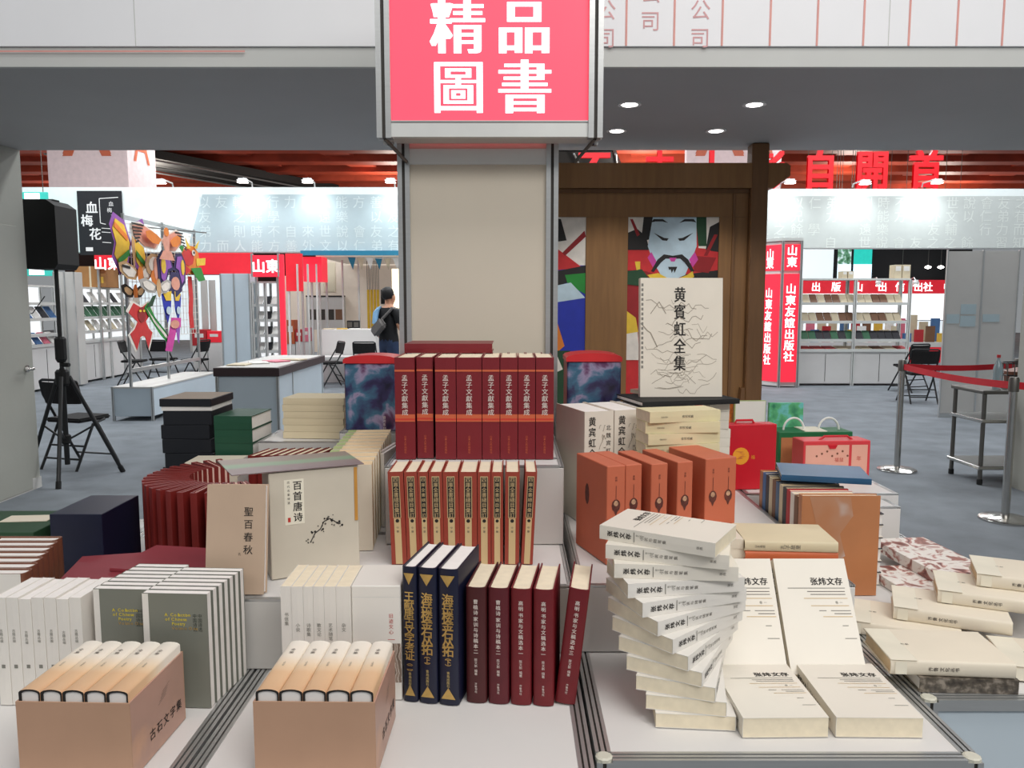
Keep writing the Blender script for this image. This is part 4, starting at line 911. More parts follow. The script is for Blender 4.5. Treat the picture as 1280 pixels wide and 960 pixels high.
nb.obj('notice', 'header_blue', t)
# folding chairs
def chair(label, x, y, rz, group='black folding chairs'):
    t = thing('folding_chair', label, 'chair', T(x, y, 0) @ Rz(rz), group)
    for s in (-1, 1):
        MB().tube([(s * .22, -.24, .0), (s * .22, -.02, .38), (s * .205, .16, .68), (s * .20, .19, .80)], .0125, 8).obj('front_leg', 'black_metal', t, smooth=True)
        MB().tube([(s * .195, .24, .0), (s * .195, .02, .40), (s * .195, -.12, .43)], .0125, 8).obj('rear_leg', 'black_metal', t, smooth=True)
    MB().tube([(-.2, .19, .80), (-.17, .195, .815), (.17, .195, .815), (.2, .19, .80)], .0125, 8).obj('top_tube', 'black_metal', t, smooth=True)
    MB().tube([(-.22, -.20, .08), (.22, -.20, .08)], .009, 6).obj('stretcher', 'black_metal', t); MB().tube([(-.195, .19, .10), (.195, .19, .10)], .009, 6).obj('stretcher', 'black_metal', t)
    MB().tube([(-.195, .13, .21), (.195, .13, .21)], .009, 6).obj('stretcher', 'black_metal', t)
    MB().cbox(-.19, .19, -.21, .17, .425, .465, .014, seg=2).obj('seat', 'black_fabric', t, smooth=True)
    bp = MB(); n = 7
    for k in range(n):
        u0, u1 = -.19 + .38 * k / n, -.19 + .38 * (k + 1) / n; f = lambda u: .155 + .035 * (1 - (u / .19) ** 2)
        bp.prism([(u0, f(u0), .60), (u1, f(u1), .60), (u1, f(u1) + .045, .795), (u0, f(u0) + .045, .795)], (0, -.022, 0))
    bp.obj('backrest', 'black_fabric', t, fix=True)
p = PZ(96, 583, 0); chair('black folding chair behind the speaker stand', p.x, p.y + .05, 165)
p = PZ(1147, 503, 0); chair('black folding chair between the stanchion and the white screen', p.x, p.y, 175)
p = PZ(1172, 497, 0); chair('black folding chair half hidden by the white screen', p.x, p.y + .9, 200)
for k, (px, py, rz, l) in enumerate(((168, 481, 100, 'with its side to the kite rack post'), (205, 478, 170, 'behind the kite rack, back to the aisle'), (246, 479, -100, 'beside the kite rack, facing the meeting table'), (415, 484, -60, 'turned towards the white table'), (459, 483, 178, 'with its back squarely to the aisle'))):
    p = PZ(px, py, 0); chair('black folding chair ' + l, p.x, p.y, rz)
# speaker on a tripod
Y = 6.62; x0, x1, z0, z1 = RC(33, 252, 84, 337, Y); xc = (x0 + x1) / 2
t = thing('tripod_stand', 'black tripod stand carrying the loudspeaker by the wall', 'speaker stand', (xc + .06, Y, 0))
MB().cyl((0, 0, .12), (0, 0, .95), .022, n=12).obj('outer_tube', 'black_metal', t, smooth=True); MB().cyl((0, 0, .9), (0, 0, z0 + .02), .017, n=12).obj('pole', 'black_metal', t, smooth=True)
MB().lathe([(.03, 1.0), (.045, 1.03), (.045, 1.2), (.03, 1.22)], n=12).obj('collar', 'black_plastic', t); MB().cyl((0, 0, .98), (.07, -.01, .98), .018, n=8).obj('knob', 'black_plastic', t)
MB().lathe([(.04, .80), (.055, .82), (.055, .92), (.04, .94)], n=12).obj('hub', 'black_plastic', t); MB().lathe([(.03, .30), (.04, .31), (.04, .37), (.03, .38)], n=12).obj('slider', 'black_plastic', t)
for an in (-70, 35, 165):
    ca, sa = math.cos(rad(an)), math.sin(rad(an))
    lg = MB().tube([(.05 * ca, .05 * sa, .88), (.42 * ca, .42 * sa, .02)], .017, 8).obj('leg', 'black_metal', t, smooth=True)
    MB().cyl((.405 * ca, .405 * sa, .055), (.43 * ca, .43 * sa, 0.0), .022, n=10).obj('rubber_foot', 'black_plastic', lg)
    MB().tube([(.03 * ca, .03 * sa, .34), (.235 * ca, .235 * sa, .45)], .009, 6).obj('brace', 'black_metal', t)
t = thing('loudspeaker', 'black boxy loudspeaker on top of the tripod stand', 'speaker', (xc, Y, z0)); hw = (x1 - x0) / 2; hh = z1 - z0
prof = [(-hw, .03), (-hw, hh - .06), (-hw + .05, hh), (hw - .07, hh), (hw, hh - .05), (hw, .04), (hw - .03, .0), (-hw + .05, 0)]
MB().prism([(x, -.16, z) for x, z in prof], (0, .32, 0)).obj('cabinet', 'black_plastic', t, fix=True)
for s in (-.5, .4): MB().cbox(s * hw - .03, s * hw + .03, -.05, .05, hh, hh + .015, .005).obj('handle', 'black_plastic', t)
gb = MB()
for k in range(9): gb.box(-hw - .004, -hw + .03, -.13, .12, .1 + k * .04, .108 + k * .04)
gb.obj('rib', 'black_metal', t)
tag(MB().tube([(xc - .17, Y - .1, z0 + .12), (xc - .24, Y - .1, z0 + .2), (xc - .22, Y - .1, z0 + .35)], .005).tube([(xc - .03, Y - .03, 1.56), (xc - .12, Y - .06, 1.42), (xc - .2, Y - .04, 1.4)], .004).obj('speaker_cable', 'black_plastic'), 'thin black cable looping off the loudspeaker', 'cable')
# grey counter with dark top
zc = .9; f0 = PZ(266, 460, zc); f1 = PZ(345, 461, zc); b1 = PZ(387, 441, zc)
t = thing('booth_counter', 'pale blue counter with dark top beside the kite rack', 'counter', (f0.x, f0.y, 0)); wd = f1.x - f0.x; dp = (b1.y - f0.y) * .8
MB().cbox(.04, wd - .02, .03, dp - .02, 0, zc - .08, .004).obj('body', 'panel_blue', t); MB().cbox(0, wd, 0, dp, zc - .08, zc, .004).obj('top', 'counter_dark', t)
MB().box(.02, wd - .03, .02, dp - .03, zc, zc + .004).obj('top_sheet', 'panel_grey', t)
for x in (.02, wd - .03): MB().post(x + .01, .012, 0, zc - .081, .025).obj('post', ['alu', 'groove'], t)
for y in (.5, dp * .95): MB().box(wd - .021, wd - .012, y * dp / dp, y * dp / dp + .02, 0, zc - .081).obj('side_post', 'alu', t)
for k in range(4): tag(MB().cbox(-.09, .09, -.12, .12, 0, .012, .002).obj('booklet', ['b_beige', 'b_white', 'b_pink', 'b_beige'][k]), 'thin leaflet on the dark topped counter, %s from its end facing the kite rack plinth' % ORD[k], 'booklet', 'leaflets on the dark topped counter').matrix_world = T(f0.x + .15 + k * .11, f0.y + .3 + k * .22, zc + .005) @ Rz(k * 25)
# ---------------------------------------------------------------- kite rack
KX = -4.86; n0 = PZ(160, 527, 0); KY0, KY1 = 9.9, 12.1
t = thing('kite_rack', 'aluminium rack with wire mesh and a low white plinth, hung with kites', 'rack', (KX, KY0, 0)); L = KY1 - KY0; KH = 2.62
MB().cbox(-.24, .26, 0, L, .06, .42, .004).obj('plinth', 'panel_blue', t); MB().box(-.25, .27, -.01, L + .01, .42, .44).obj('plinth_top', 'panel_grey', t)
for x in (-.24, .26):
    for y in (0, L): MB().post(x, y, 0, .44, .03).obj('plinth_post', ['alu', 'groove'], t)
for y in (.0, L * .5, L): MB().post(0, y, .44, KH, .03).obj('upright', ['alu', 'groove'], t)
for z in (.62, 2.55): MB().box(-.012, .012, .016, L * .5 - .016, z, z + .05).obj('cross_bar', 'alu', t); MB().box(-.012, .012, L * .5 + .016, L - .016, z, z + .05).obj('cross_bar', 'alu', t)
mb = MB(); 
for k in range(21): mb.cyl((.02, .02 + k * (L - .04) / 20, 1.05), (.02, .02 + k * (L - .04) / 20, 2.5), .004, n=4)
for k in range(15): mb.cyl((.02, 0.02, 1.05 + k * .1035), (.02, L - .02, 1.05 + k * .1035), .004, n=4)
tag(mb.obj('wire_mesh', 'k_white', t), kind='stuff')
ra = PY(172, 283, 10.5); rb = PY(258, 291, 11.2)
MB().tube([ra, rb], .008).tube([(KX, 11.0, 2.6), PY(207, 286, 10.8)], .008).obj('hanging_rod', 'steel_dark', t).matrix_parent_inverse = t.matrix_world.inverted() if False else T(-KX, -KY0, 0)
def kite(label, px, py, Y, wpx, hpx, shapes, mats, rz=0):
    """shapes: part name -> list of (points in -1..1, material); each part a thin curved sheet"""
    kn = kite.n = getattr(kite, 'n', 0) + 1; XK = KX + .09 + .024 * (12 if kn == 1 else kn if kn < 12 else 13 - kn + 1); p0, p1 = PX(px - wpx / 2, py, XK), PX(px + wpx / 2, py, XK); sx = (p1.y - p0.y) / 2; Ym = (p0.y + p1.y) / 2; sz = hpx / 2 * Ym / F
    t = thing('kite', label, 'kite', T(XK, Ym, PX(px, py, XK).z) @ Rz(90), 'kites on the rack'); k = 0
    for nm, lst in shapes:
        b = MB()
        for pts, m in lst:
            k += 1; d = -.004 * k
            b.prism([(u * sx, d - .05 * sx * (1 - abs(u)), v * sz) for u, v in pts], (0, .003, 0), m)
        b.obj(nm, mats, t, fix=True)
def el(cx, cy, rx, ry, n=12, a0=0): return [(cx + rx * math.cos(a0 + 2 * math.pi * i / n), cy + ry * math.sin(a0 + 2 * math.pi * i / n)) for i in range(n)]
def mirror(pts): return [(-x, y) for x, y in pts][::-1]
wing = [(0, .1), (.3, .55), (.7, .9), (1, .7), (.95, .1), (.6, -.45), (.2, -.5)]
def both(pts, m): return [(pts, m), (mirror(pts), m)]
def inner(pts, f, c=(.55, .15)): return [(c[0] + (x - c[0]) * f, c[1] + (y - c[1]) * f) for x, y in pts]
kite('eagle kite with fanned brown wings and black feather tips hanging at the rack top', 195, 302, 10.6, 66, 44, [
    ('wing', both(wing, 0) + both(inner(wing, .86), 1) + [q for i in range(6) for q in both([(.60 + i * .06, .75 - i * .17), (.98, .78 - i * .2), (.97, .70 - i * .2), (.60 + i * .05, .67 - i * .17)], 2)] + both(inner(wing, .5, (.35, .1)), 3)),
    ('body', [(el(0, 0, .12, .7), 1), (el(0, .55, .1, .25), 3)]), ('tail', [([(-.15, -.5), (.15, -.5), (.3, -1), (-.3, -1)], 1)])], ['k_white', 'k_pink', 'k_black', 'k_orange'])
bf = [(0, .1), (.3, .8), (.8, 1), (1, .6), (.8, .05), (.95, -.4), (.6, -.95), (.2, -.6)]
kite('purple edged butterfly kite with yellow striped wings at the rack post', 160, 308, 10.0, 46, 76, [('wing', both(bf, 0) + both(inner(bf, .8, (.5, .05)), 1) + both([(.2, .3), (.8, .7), (.85, .55), (.25, .15)], 2) + both([(.2, -.1), (.75, -.45), (.7, -.6), (.2, -.3)], 3)), ('body', [(el(0, 0, .08, .7), 4)])], ['k_purple', 'k_yellow', 'k_orange', 'k_green', 'k_tan'])
kite('dragon head kite in orange, red and green at the rod end', 236, 325, 11.4, 40, 52, [('head', [(el(0, 0, .6, .7, 10), 0), (el(-.2, .1, .35, .4, 8), 1), ([(.3, .1), (1, .2), (.95, -.15), (.3, -.25)], 2), (el(.1, .35, .12, .14, 8), 4), (el(.12, .36, .06, .07, 6), 5)]), ('horn', [([(-.3, .5), (-.1, .55), (-.4, 1)], 2), ([(.1, .6), (.3, .55), (.5, 1)], 2), ([(-.6, .3), (-.5, .55), (-1, .8)], 3)]), ('beard', [([(-.2, -.4), (.5, -.3), (.8, -.9), (.3, -1)], 3), ([(-.6, -.2), (-.2, -.5), (-.7, -.9)], 1)])], ['k_orange', 'k_red', 'k_yellow', 'k_green', 'k_white', 'k_black'])
kite('small hawk kite with speckled tan wings beside the butterfly kite', 170, 342, 10.1, 44, 32, [('wing', both(wing, 0) + both(inner(wing, .7), 1) + both([(.5, .5), (.9, .6), (.85, .4), (.5, .3)], 2)), ('body', [(el(0, -.1, .16, .7), 3)])], ['k_tan', 'k_white', 'k_black', 'k_orange'])
kite('flower-faced kite in tan and cream below the eagle kite', 192, 336, 10.5, 24, 40, [('wing', [(el(0, .2, .9, .75, 10), 0), (el(0, .25, .6, .5, 10), 1), (el(0, -.5, .5, .5, 8), 2)]), ('body', [(el(0, 0, .2, .7, 8), 3)])], ['k_tan', 'k_white', 'k_orange', 'k_pink'])
kite('purple and navy double-loop swallow kite with yellow ovals', 214, 343, 10.9, 36, 56, [('wing', both([(0, .2), (.2, .9), (.7, 1), (1, .6), (.95, -.3), (.6, -.6), (.3, .1)], 0) + both([(.15, .3), (.3, .8), (.65, .85), (.85, .5), (.8, -.2), (.6, -.4), (.4, .2)], 1) + both(el(.68, .35, .14, .35), 2)), ('body', [([(-.3, .1), (.3, .1), (.5, -.7), (0, -1), (-.5, -.7)], 0), (el(0, -.4, .3, .3), 3)])], ['k_navy', 'k_purple', 'k_yellow', 'k_pink'])
kite('blue and yellow swallow kite tail hanging under the purple swallow kite', 214, 384, 10.9, 28, 40, [('tail', both([(.1, 1), (.9, .8), (.8, .1), (.5, -1), (.2, -.2)], 0) + both([(.15, 1), (.8, .85), (.6, .4), (.2, .4)], 1) + both(el(.45, -.2, .2, .25), 2))], ['k_blue', 'k_yellow', 'k_sky'])
kite('grey and cream pigeon kite with spread wings', 194, 360, 10.4, 40, 26, [('wing', both(wing, 0) + both(inner(wing, .65), 1)), ('body', [(el(0, 0, .14, .9), 2)])], ['k_grey', 'k_white', 'k_tan'])
fish = [(-.6, 1), (0, .8), (.6, 1), (1, .6), (.35, .2), (.6, -.1), (.95, -.3), (.5, -1), (.2, -.45), (0, -.4), (-.2, -.45), (-.5, -1), (-.95, -.3), (-.6, -.1), (-.35, .2), (-1, .6)]
kite('red goldfish kite with white edges low on the rack', 175, 408, 10.1, 34, 64, [('body', [(fish, 0), ([(x * .86, y * .9) for x, y in fish], 1), (el(0, .45, .3, .3), 2), (el(.15, .6, .09, .05, 8), 3), (el(-.15, .6, .09, .05, 8), 3)])], ['k_white', 'k_red', 'k_deepred', 'k_yellow'])
kite('green leaf shaped kite slanting between the goldfish and magenta kites', 197, 400, 10.4, 32, 62, [('leaf', [([(-1, .5), (-.75, .7), (-.3, .1), (.4, -.4), (1, -.9), (.7, -1), (0, -.6), (-.6, 0)], 0), ([(-.9, .5), (-.3, -.05), (.5, -.6), (.9, -.92), (.4, -.7), (-.4, -.1)], 1)]), ('stem', [([(-.9, .5), (-.5, .55), (-.2, 1), (-.45, .95)], 2)])], ['k_green', 'k_white', 'k_dkgreen'])
kite('magenta and pink forked kite at the bottom of the rack', 216, 418, 10.9, 24, 42, [('tail', [([(-.2, 1), (.9, .95), (.8, .4), (.2, .1), (-.3, -1), (-.9, -.9), (-.5, .1)], 0), ([(.2, .3), (.7, .4), (.5, -.6), (.3, -.4)], 1)]), ('wing', [(el(.1, .6, .5, .25), 2)])], ['k_magenta', 'k_purple', 'k_pink'])
kite('long red ribbon tail hanging beside the dragon head kite', 238, 378, 11.6, 7, 64, [('ribbon', [([(-.7, 1), (.7, 1), (1, .2), (.6, -.4), (.9, -1), (-.6, -1), (-.9, -.4), (-.5, .2)], 0)])], ['k_red'])
kite('small brown hawk kite with speckled tail under the butterfly kite', 166, 366, 10.2, 30, 24, [('wing', both(wing, 0) + both(inner(wing, .6), 1)), ('body', [(el(0, 0, .18, .9), 2)]), ('tail', [([(-.15, -.5), (.15, -.5), (.35, -1), (-.35, -1)], 3)])], ['k_black', 'k_tan', 'k_orange', 'k_white'])
# ---------------------------------------------------------------- far headers, spots, letters, towers
HY = 15.5
def header(label, px0, px1, py0, py1, body, glyphm, cols, texts, white_to=None):
    x0, x1, z0, z1 = RC(px0, py0, px1, py1, HY); t = thing('booth_header', label, 'banner', ((x0 + x1) / 2, HY, z0), 'overhead booth headers'); c = (x0 + x1) / 2
    MB().box(x0 - c, x1 - c, 0, .12, 0, z1 - z0).obj('panel', 'header_white', t); top = .14
    xs = x0 - c if white_to is None else PY(white_to, 275, HY).x - c
    MB().poly([(xs, -.006, .02), (x1 - c, -.006, .02), (x1 - c, -.006, z1 - z0 - top), (xs + (.35 if white_to else 0), -.006, z1 - z0 - top)]).obj('print', body, t)
    MB().box(x0 - c, x1 - c, -.012, 0, -.0, .018).obj('edge_rail', 'alu', t)
    b = MB(); n = int((x1 - c - xs) / .335); r = random.Random(cols)
    for i in range(n):
        for j in range(4):
            if r.random() < .12: continue
            b.text(texts[(i * 3 + j * 5) % len(texts)], (xs + .38 + i * .335 + j * .0 - (.1 if white_to is None else 0), -.009, (z1 - z0 - top) * (1 - (j + .52) / 4)), size=.25, m=0)
    b.obj('lettering', glyphm, t)
    for px in ((28, 530) if white_to else (725, 1292)): xx = PY(px, 400, HY).x - c; MB().box(xx - .03, xx + .03, .03, .09, -z0, -.001).obj('support_post', 'alu', t)
    return z1
TX = '以文會友以友輔仁之兄弟之行有餘力則學而時習人不知能自遠方來樂善世內外說'
hz = header('white and blue header with faint characters over the red publisher booths', 22, 560, 234, 316, 'header_blue', 'header_glyph', 3, TX, 232)
hz2 = header('grey header with faint characters beyond the wooden gate frame', 700, 1300, 236, 311, 'header_grey', 'header_glyph_grey', 5, TX)
tag(MB().box(*RC(375, 313, 560, 319, HY - .1)[:2], HY - .072, HY - .013, *RC(375, 313, 560, 319, HY - .1)[2:]).obj('blue_sign_strip', 'blue_strip'), 'thin blue strip under the header over the warm lit booth', 'sign strip')
for px, py, l in ((200, 227, 'over the kite rack'), (303, 226, 'over the grey pilaster'), (384, 226, 'over the red booth corner'), (488, 226, 'nearest the column'), (988, 227, 'nearest the wooden pillar'), (1082, 228, 'under the second red letter'), (1172, 227, 'under the third red letter')):
    p = PY(px, py, HY - .55); t = thing('spot_lamp', 'bright arm spot lamp on the header edge ' + l, 'lamp', (p.x, HY + .016, hz + .0), 'header spot lamps')
    MB().tube([(0, 0.0, 0.0), (0, -.03, p.z - hz + .05), (0, -.5, p.z - hz + .06)], .014).obj('arm', 'alu_pale', t); MB().cbox(-.105, .105, -.62, -.48, p.z - hz - .02, p.z - hz + .05, .03, seg=2).obj('head', 'white_paint', t)
    MB().box(-.09, .09, -.605, -.495, p.z - hz - .032, p.z - hz - .021).obj('lens', 'lamp_glow', t)
    Ls = bpy.data.lights.new('header_beam', 'SPOT'); Ls.energy = 40; Ls.spot_size = rad(110); Ls.spot_blend = .9; Ls.shadow_soft_size = .08; Ls.color = (.93, 1, 1)
    lo = link('header_beam', Ls); lo.location = (p.x, HY - .55, p.z - .06); lo.rotation_euler = (rad(42), 0, 0)
for ch, px in zip('不未士彭自開首', (741, 821, 885, 955, 1018, 1082, 1148)):
    p = PY(px, 212, HY + .35); b = MB(); s = .78 if px > 990 else .78
    b.text(ch, (0, 0, 0), size=s, bold=.03, wide=.86); me = b.mesh('red_letter', 'letter_red')
    bm = bmesh.new(); bm.from_mesh(me); bmesh.ops.remove_doubles(bm, verts=bm.verts, dist=.0005); g = bmesh.ops.extrude_face_region(bm, geom=list(bm.faces)); bmesh.ops.translate(bm, vec=(0, .07, 0), verts=[e for e in g['geom'] if isinstance(e, bmesh.types.BMVert)]); bmesh.ops.recalc_face_normals(bm, faces=bm.faces); bm.to_mesh(me); bm.free()
    o = link('red_letter', me); o.location = (p.x, HY + .04, hz2 + .372); tag(o, 'large red standing character, %s along the far header from the column' % ORD[(741, 821, 885, 955, 1018, 1082, 1148).index(px)], 'letter', 'red characters on the far header')
    MB().cyl((0, .035, -.364), (0, .035, -.25), .02).obj('support', 'steel_dark', o)
for px0, px1, px2, l in ((60, 160, 195, 'over the black poster'), (858, 940, 976, 'behind the wooden pillar')):
    YT = 18.5; x0, x1, z0, _ = RC(px0, 188, px1, 240, YT); x2 = PY(px2, 220, YT + 1.2).x; t = thing('hanging_tower', 'pale pink square hanging tower with orange letters ' + l, 'hanging sign', (x0, YT, z0 - .3), 'pink hanging towers')
    MB().prism([(0, 0, 0), (x1 - x0, 0, 0), (x2 - x0, 1.2, 0), (.3, 1.6, 0)], (0, 0, 2.6)).obj('body', 'tower_pink', t, fix=True)
    b = MB(); b.text('A', ((x1 - x0) * .5, -.01, 1.75), size=1.6, m=0, bold=.02); b.obj('lettering', 'tower_letter', t)
    b = MB(); u = Vector((x2 - x1, 1.2, 0)).normalized(); b.text('A', (x1 - x0 + (x2 - x1) * .5 + .01, .6 - .01, 1.55), u=u, size=1.3, m=0, wide=.8); b.obj('lettering', 'tower_letter', t)
    for x in (.3, x1 - x0 - .3): MB().cyl((x, .7, 2.6), (x, .7, 7.59 - z0 + .3), .012, n=6).obj('cable', 'steel_dark', t)
# black poster with white brush characters
x0, x1, z0, z1 = RC(92, 237, 148, 318, HY - .2); t = thing('black_poster', 'black poster with three white brush characters and a book cover drawing', 'poster', (x0, HY - .034, z0)); wd = x1 - x0; hh = z1 - z0
MB().box(0, wd, 0, .02, 0, hh).obj('board', 'chalk_black', t)
b = MB(); e = -.004
for ch, u, v in (('血', .32, .74), ('梅', .2, .54), ('花', .37, .33)): MB().text(ch, (wd * u, e, hh * v), size=.24, bold=.02).obj('character', 'white_paint', t)
for k, ch in enumerate('血梅花'): b.text(ch, (wd * (.76, .72, .8)[k], e, hh * (.8 - .1 * k)), size=.1)
b.ribbon([(wd * .5, hh * .88), (wd * .5, hh * .5), (wd * .62, hh * .48)], (0, e, 0), (1, 0, 0), (0, 0, 1), .014); b.ribbon([(wd * .5, hh * .88), (wd * .93, hh * .9)], (0, e, 0), (1, 0, 0), (0, 0, 1), .014)
for v in (.42, .36, .2): b.ribbon([(wd * .52, hh * v), (wd * .72, hh * (v - .01))], (0, e, 0), (1, 0, 0), (0, 0, 1), .012)
b.box(wd * .14, wd * .3, e, e + .002, hh * .06, hh * .12); b.obj('lettering', 'white_paint', t)
# ---------------------------------------------------------------- far booths
def bbox(name, label, cat, r, Y, dp, m, group=None, kind=None, c=.004, stand=0, hang=0):
    x0, x1, z0, z1 = RC(*r, Y); o = thing(name, label, cat, ((x0 + x1) / 2, Y, z0), group); w2 = (x1 - x0) / 2
    MB().cbox(-w2, w2, 0, dp, 0, z1 - z0, c).obj('body', m, o)
    if stand:
        for s in (-1, 1): MB().box(s * (w2 - .03) - .02, s * (w2 - .03) + .02, dp + .001, dp + .04, -z0, z1 - z0).obj('post', 'alu', o)
    if hang:
        for s in (-1, 1): MB().cyl((s * w2 * .7, dp / 2, z1 - z0), (s * w2 * .7, dp / 2, hang - z0), .008, n=6).obj('cable', 'steel_dark', o)
    return o, w2, z1 - z0
SBK = {}
def small_book(label, M, size, cm, group, pm='paper'):
    wd, th, h = size
    me = cached(('sb', size, cm, pm), lambda: MB().box(-wd / 2, wd / 2, 0, th * .12, 0, h, 0).box(-wd / 2, wd / 2, th * .88, th, 0, h, 0).box(-wd / 2, -wd / 2 + .004, th * .12, th * .88, 0, h, 0).box(-wd / 2 + .004, wd / 2 - .004, th * .12, th * .88, .004, h - .004, 1).mesh('small_book', [cm, pm]))
    o = link('book', me); o.matrix_world = M; return tag(o, label, 'book', group)
def shelf_unit(label, M, W_, H_, levels, dp=.38, base=.75, back=True, frame='alu_pale', bm='shelf_lit', bays=2):
    t = thing('book_shelf', label, 'shelf', M, 'booth book shelves')
    MB().cbox(.02, W_ - .02, .03, dp, .04, base, .004).obj('base_cabinet', 'panel_white', t); MB().box(0, W_, 0, dp, base, base + .05).obj('counter_top', frame, t)
    for k in range(bays + 1): MB().post(W_ * k / bays, .03, 0, H_, .05).obj('front_post', [frame, 'groove'], t); MB().post(W_ * k / bays, dp, 0, H_, .05).obj('rear_post', [frame, 'groove'], t)
    for z in levels:
        for k in range(bays): MB().box(W_ * k / bays + .03, W_ * (k + 1) / bays - .03, .01, dp - .02, z - .05, z).obj('shelf_board', frame, t)
    if back: MB().box(.02, W_ - .02, dp + .0, dp + .015, base, H_).obj('back_panel', bm, t)
    MB().box(0, W_, .01, dp, H_, H_ + .03).obj('top_board', frame, t)
    for k in range(bays): MB().box(W_ * (k + .5) / bays - .003, W_ * (k + .5) / bays + .003, .024, .03, .08, base - .04).obj('door_gap', 'groove', t)
    return t
# see-through shelf by the red pillar
YS = 14.2; x0, x1, _, zt = RC(1000, 350, 1136, 480, YS); W_ = x1 - x0
zl = [PY(1066, y, YS).z for y in (440, 424, 401, 378)]
shelf_unit('open grey shelf of tilted books beside the lit red pillar', T(x0, YS, 0), W_, zt, zl[1:], base=.62, back=False, frame='fascia_grey')
rr = random.Random(4)
for lv, (z, pal, nm) in enumerate(((zl[3], ('b_beige', 'b_brown'), 'top'), (zl[2], ('b_brown', 'b_beige'), 'middle'), (zl[1], ('b_dark', 'b_dark', 'b_green'), 'bottom'))):
    for k in range(13):
        small_book('tilted book on the %s board of the open grey shelf, %s from the red pillar' % (nm, ORD[k]), T(x0 + .12 + k * (W_ - .2) / 13 + (.04 if k > 6 else 0), YS + .05, z + .002) @ Rx(-38), (.125, .02, .19), pal[rr.randrange(len(pal))], 'tilted books on the %s board' % nm)
for k in range(9):
    small_book('book lying flat on the open grey shelf, %s from the red pillar' % ORD[k], T(x0 + .16 + k * .22, YS + .06, .676) @ Rx(-80), (.19, .02, .24), ('b_red', 'b_red', 'b_red', 'b_beige', 'b_beige', 'b_beige', 'b_brown', 'b_beige', 'b_red')[k], 'books on the grey shelf counter')
for r, l in (((1053, 343, 1059, 352), 'narrow'), ((1060, 343, 1067, 352), 'narrow'), ((1118, 335, 1127, 352), 'taller'), ((1128, 335, 1138, 352), 'taller')):
    X0, X1, Z0, Z1 = RC(*r, YS + .08); o = thing('boxed_set', l + ' cream boxed set on top of the open grey shelf, %s the red pillar' % ('nearer' if r[0] in (1053, 1118) else 'farther from'), 'boxed set', ((X0 + X1) / 2, YS + .08, zt + .031), 'cream boxed sets on the grey shelf')
    hw = (X1 - X0) / 2; hgt = Z1 - Z0; MB().cbox(-hw, hw, 0, .2, 0, hgt, .003).obj('case', 'b_beige', o); MB().box(-hw * .7, hw * .7, -.003, 0, hgt * .55, hgt * .9).obj('label', 'b_white', o)
# lit red pillar
YP = 13.9; a0 = PZ(963, 481, 0); x0, x1, _, zt = RC(976, 301, 999, 484, YP); t = thing('lit_pillar', 'red backlit three-sided publisher pillar with white characters', 'pillar', (x0, YP, 0)); wd = x1 - x0; lx, ly = -.30, .42
for nm, P in (('lit_panel', [(.012, 0), (wd - .012, 0)]), ('lit_panel', [(-.01, .012), (lx + .01, ly)])):
    (xa, ya), (xb, yb) = P
    for z0, z1 in ((.1, PY(987, 340, YP).z - .03), (PY(987, 340, YP).z + .03, zt - .06)): MB().prism([(xa, ya, z0), (xb, yb, z0), (xb, yb + .03, z0), (xa, ya + .03, z0)], (0, 0, z1 - z0)).obj(nm, 'booth_red_lit', t, fix=True)
for x, y in ((0, 0), (wd, 0), (lx, ly), (wd, .5)): MB().post(x, y, 0, zt, .045).obj('post', ['alu', 'groove'], t)
MB().prism([(-.02, -.02, zt), (wd + .02, -.02, zt), (wd + .02, .52, zt), (lx - .02, .52, zt), (lx - .02, ly - .02, zt)], (0, 0, .05)).obj('cap', 'fascia_grey', t, fix=True)
MB().prism([(-.0, .04, .02), (wd, .04, .02), (wd, .5, .02), (lx, .5, .02), (lx, ly + .02, .02)], (0, 0, zt - .03)).obj('core', 'panel_white', t, fix=True)
b = MB(); zz = lambda y: PY(987, y, YP).z
b.text('山東', (wd / 2, -.006, zz(313)), size=.19, step=.2, bold=.02); b.text('山東友誼出版社', (wd / 2, -.006, zz(361)), size=.19, step=.20, bold=.02)
u = Vector((-lx, -ly, 0)).normalized(); o_ = Vector((lx / 2, ly / 2, 0)) - u.cross(Vector((0, 0, 1))) * 0 + Vector((-.006, -.008, 0))
b.text('山東', o_ + Vector((0, 0, zz(317))), u=u, size=.2, step=.16, bold=.02, wide=.8); b.text('山東友誼出版社', o_ + Vector((0, 0, zz(366))), u=u, size=.19, step=.2, bold=.02, wide=.8)
b.obj('lettering', 'sign_white', t)
# lit shelf and dark sign next to the pillar
shelf_unit('white lit shelf between the wooden pillar and the red pillar', T(PY(915, 400, 15.2).x, 15.2, 0), 1.05, 1.7, [.95, 1.2, 1.45], bays=2)
o, w2, h2 = bbox('dark_sign', 'dark panel with white characters behind the red pillar', 'sign', (930, 312, 1000, 352), 15.75, .05, 'wood_dark', stand=1)
MB().text('書', (-.15, -.006, h2 * .72), size=.28, bold=.02).text('景', (-.15, -.006, h2 * .2), size=.28, bold=.02).obj('lettering', 'sign_white', o)
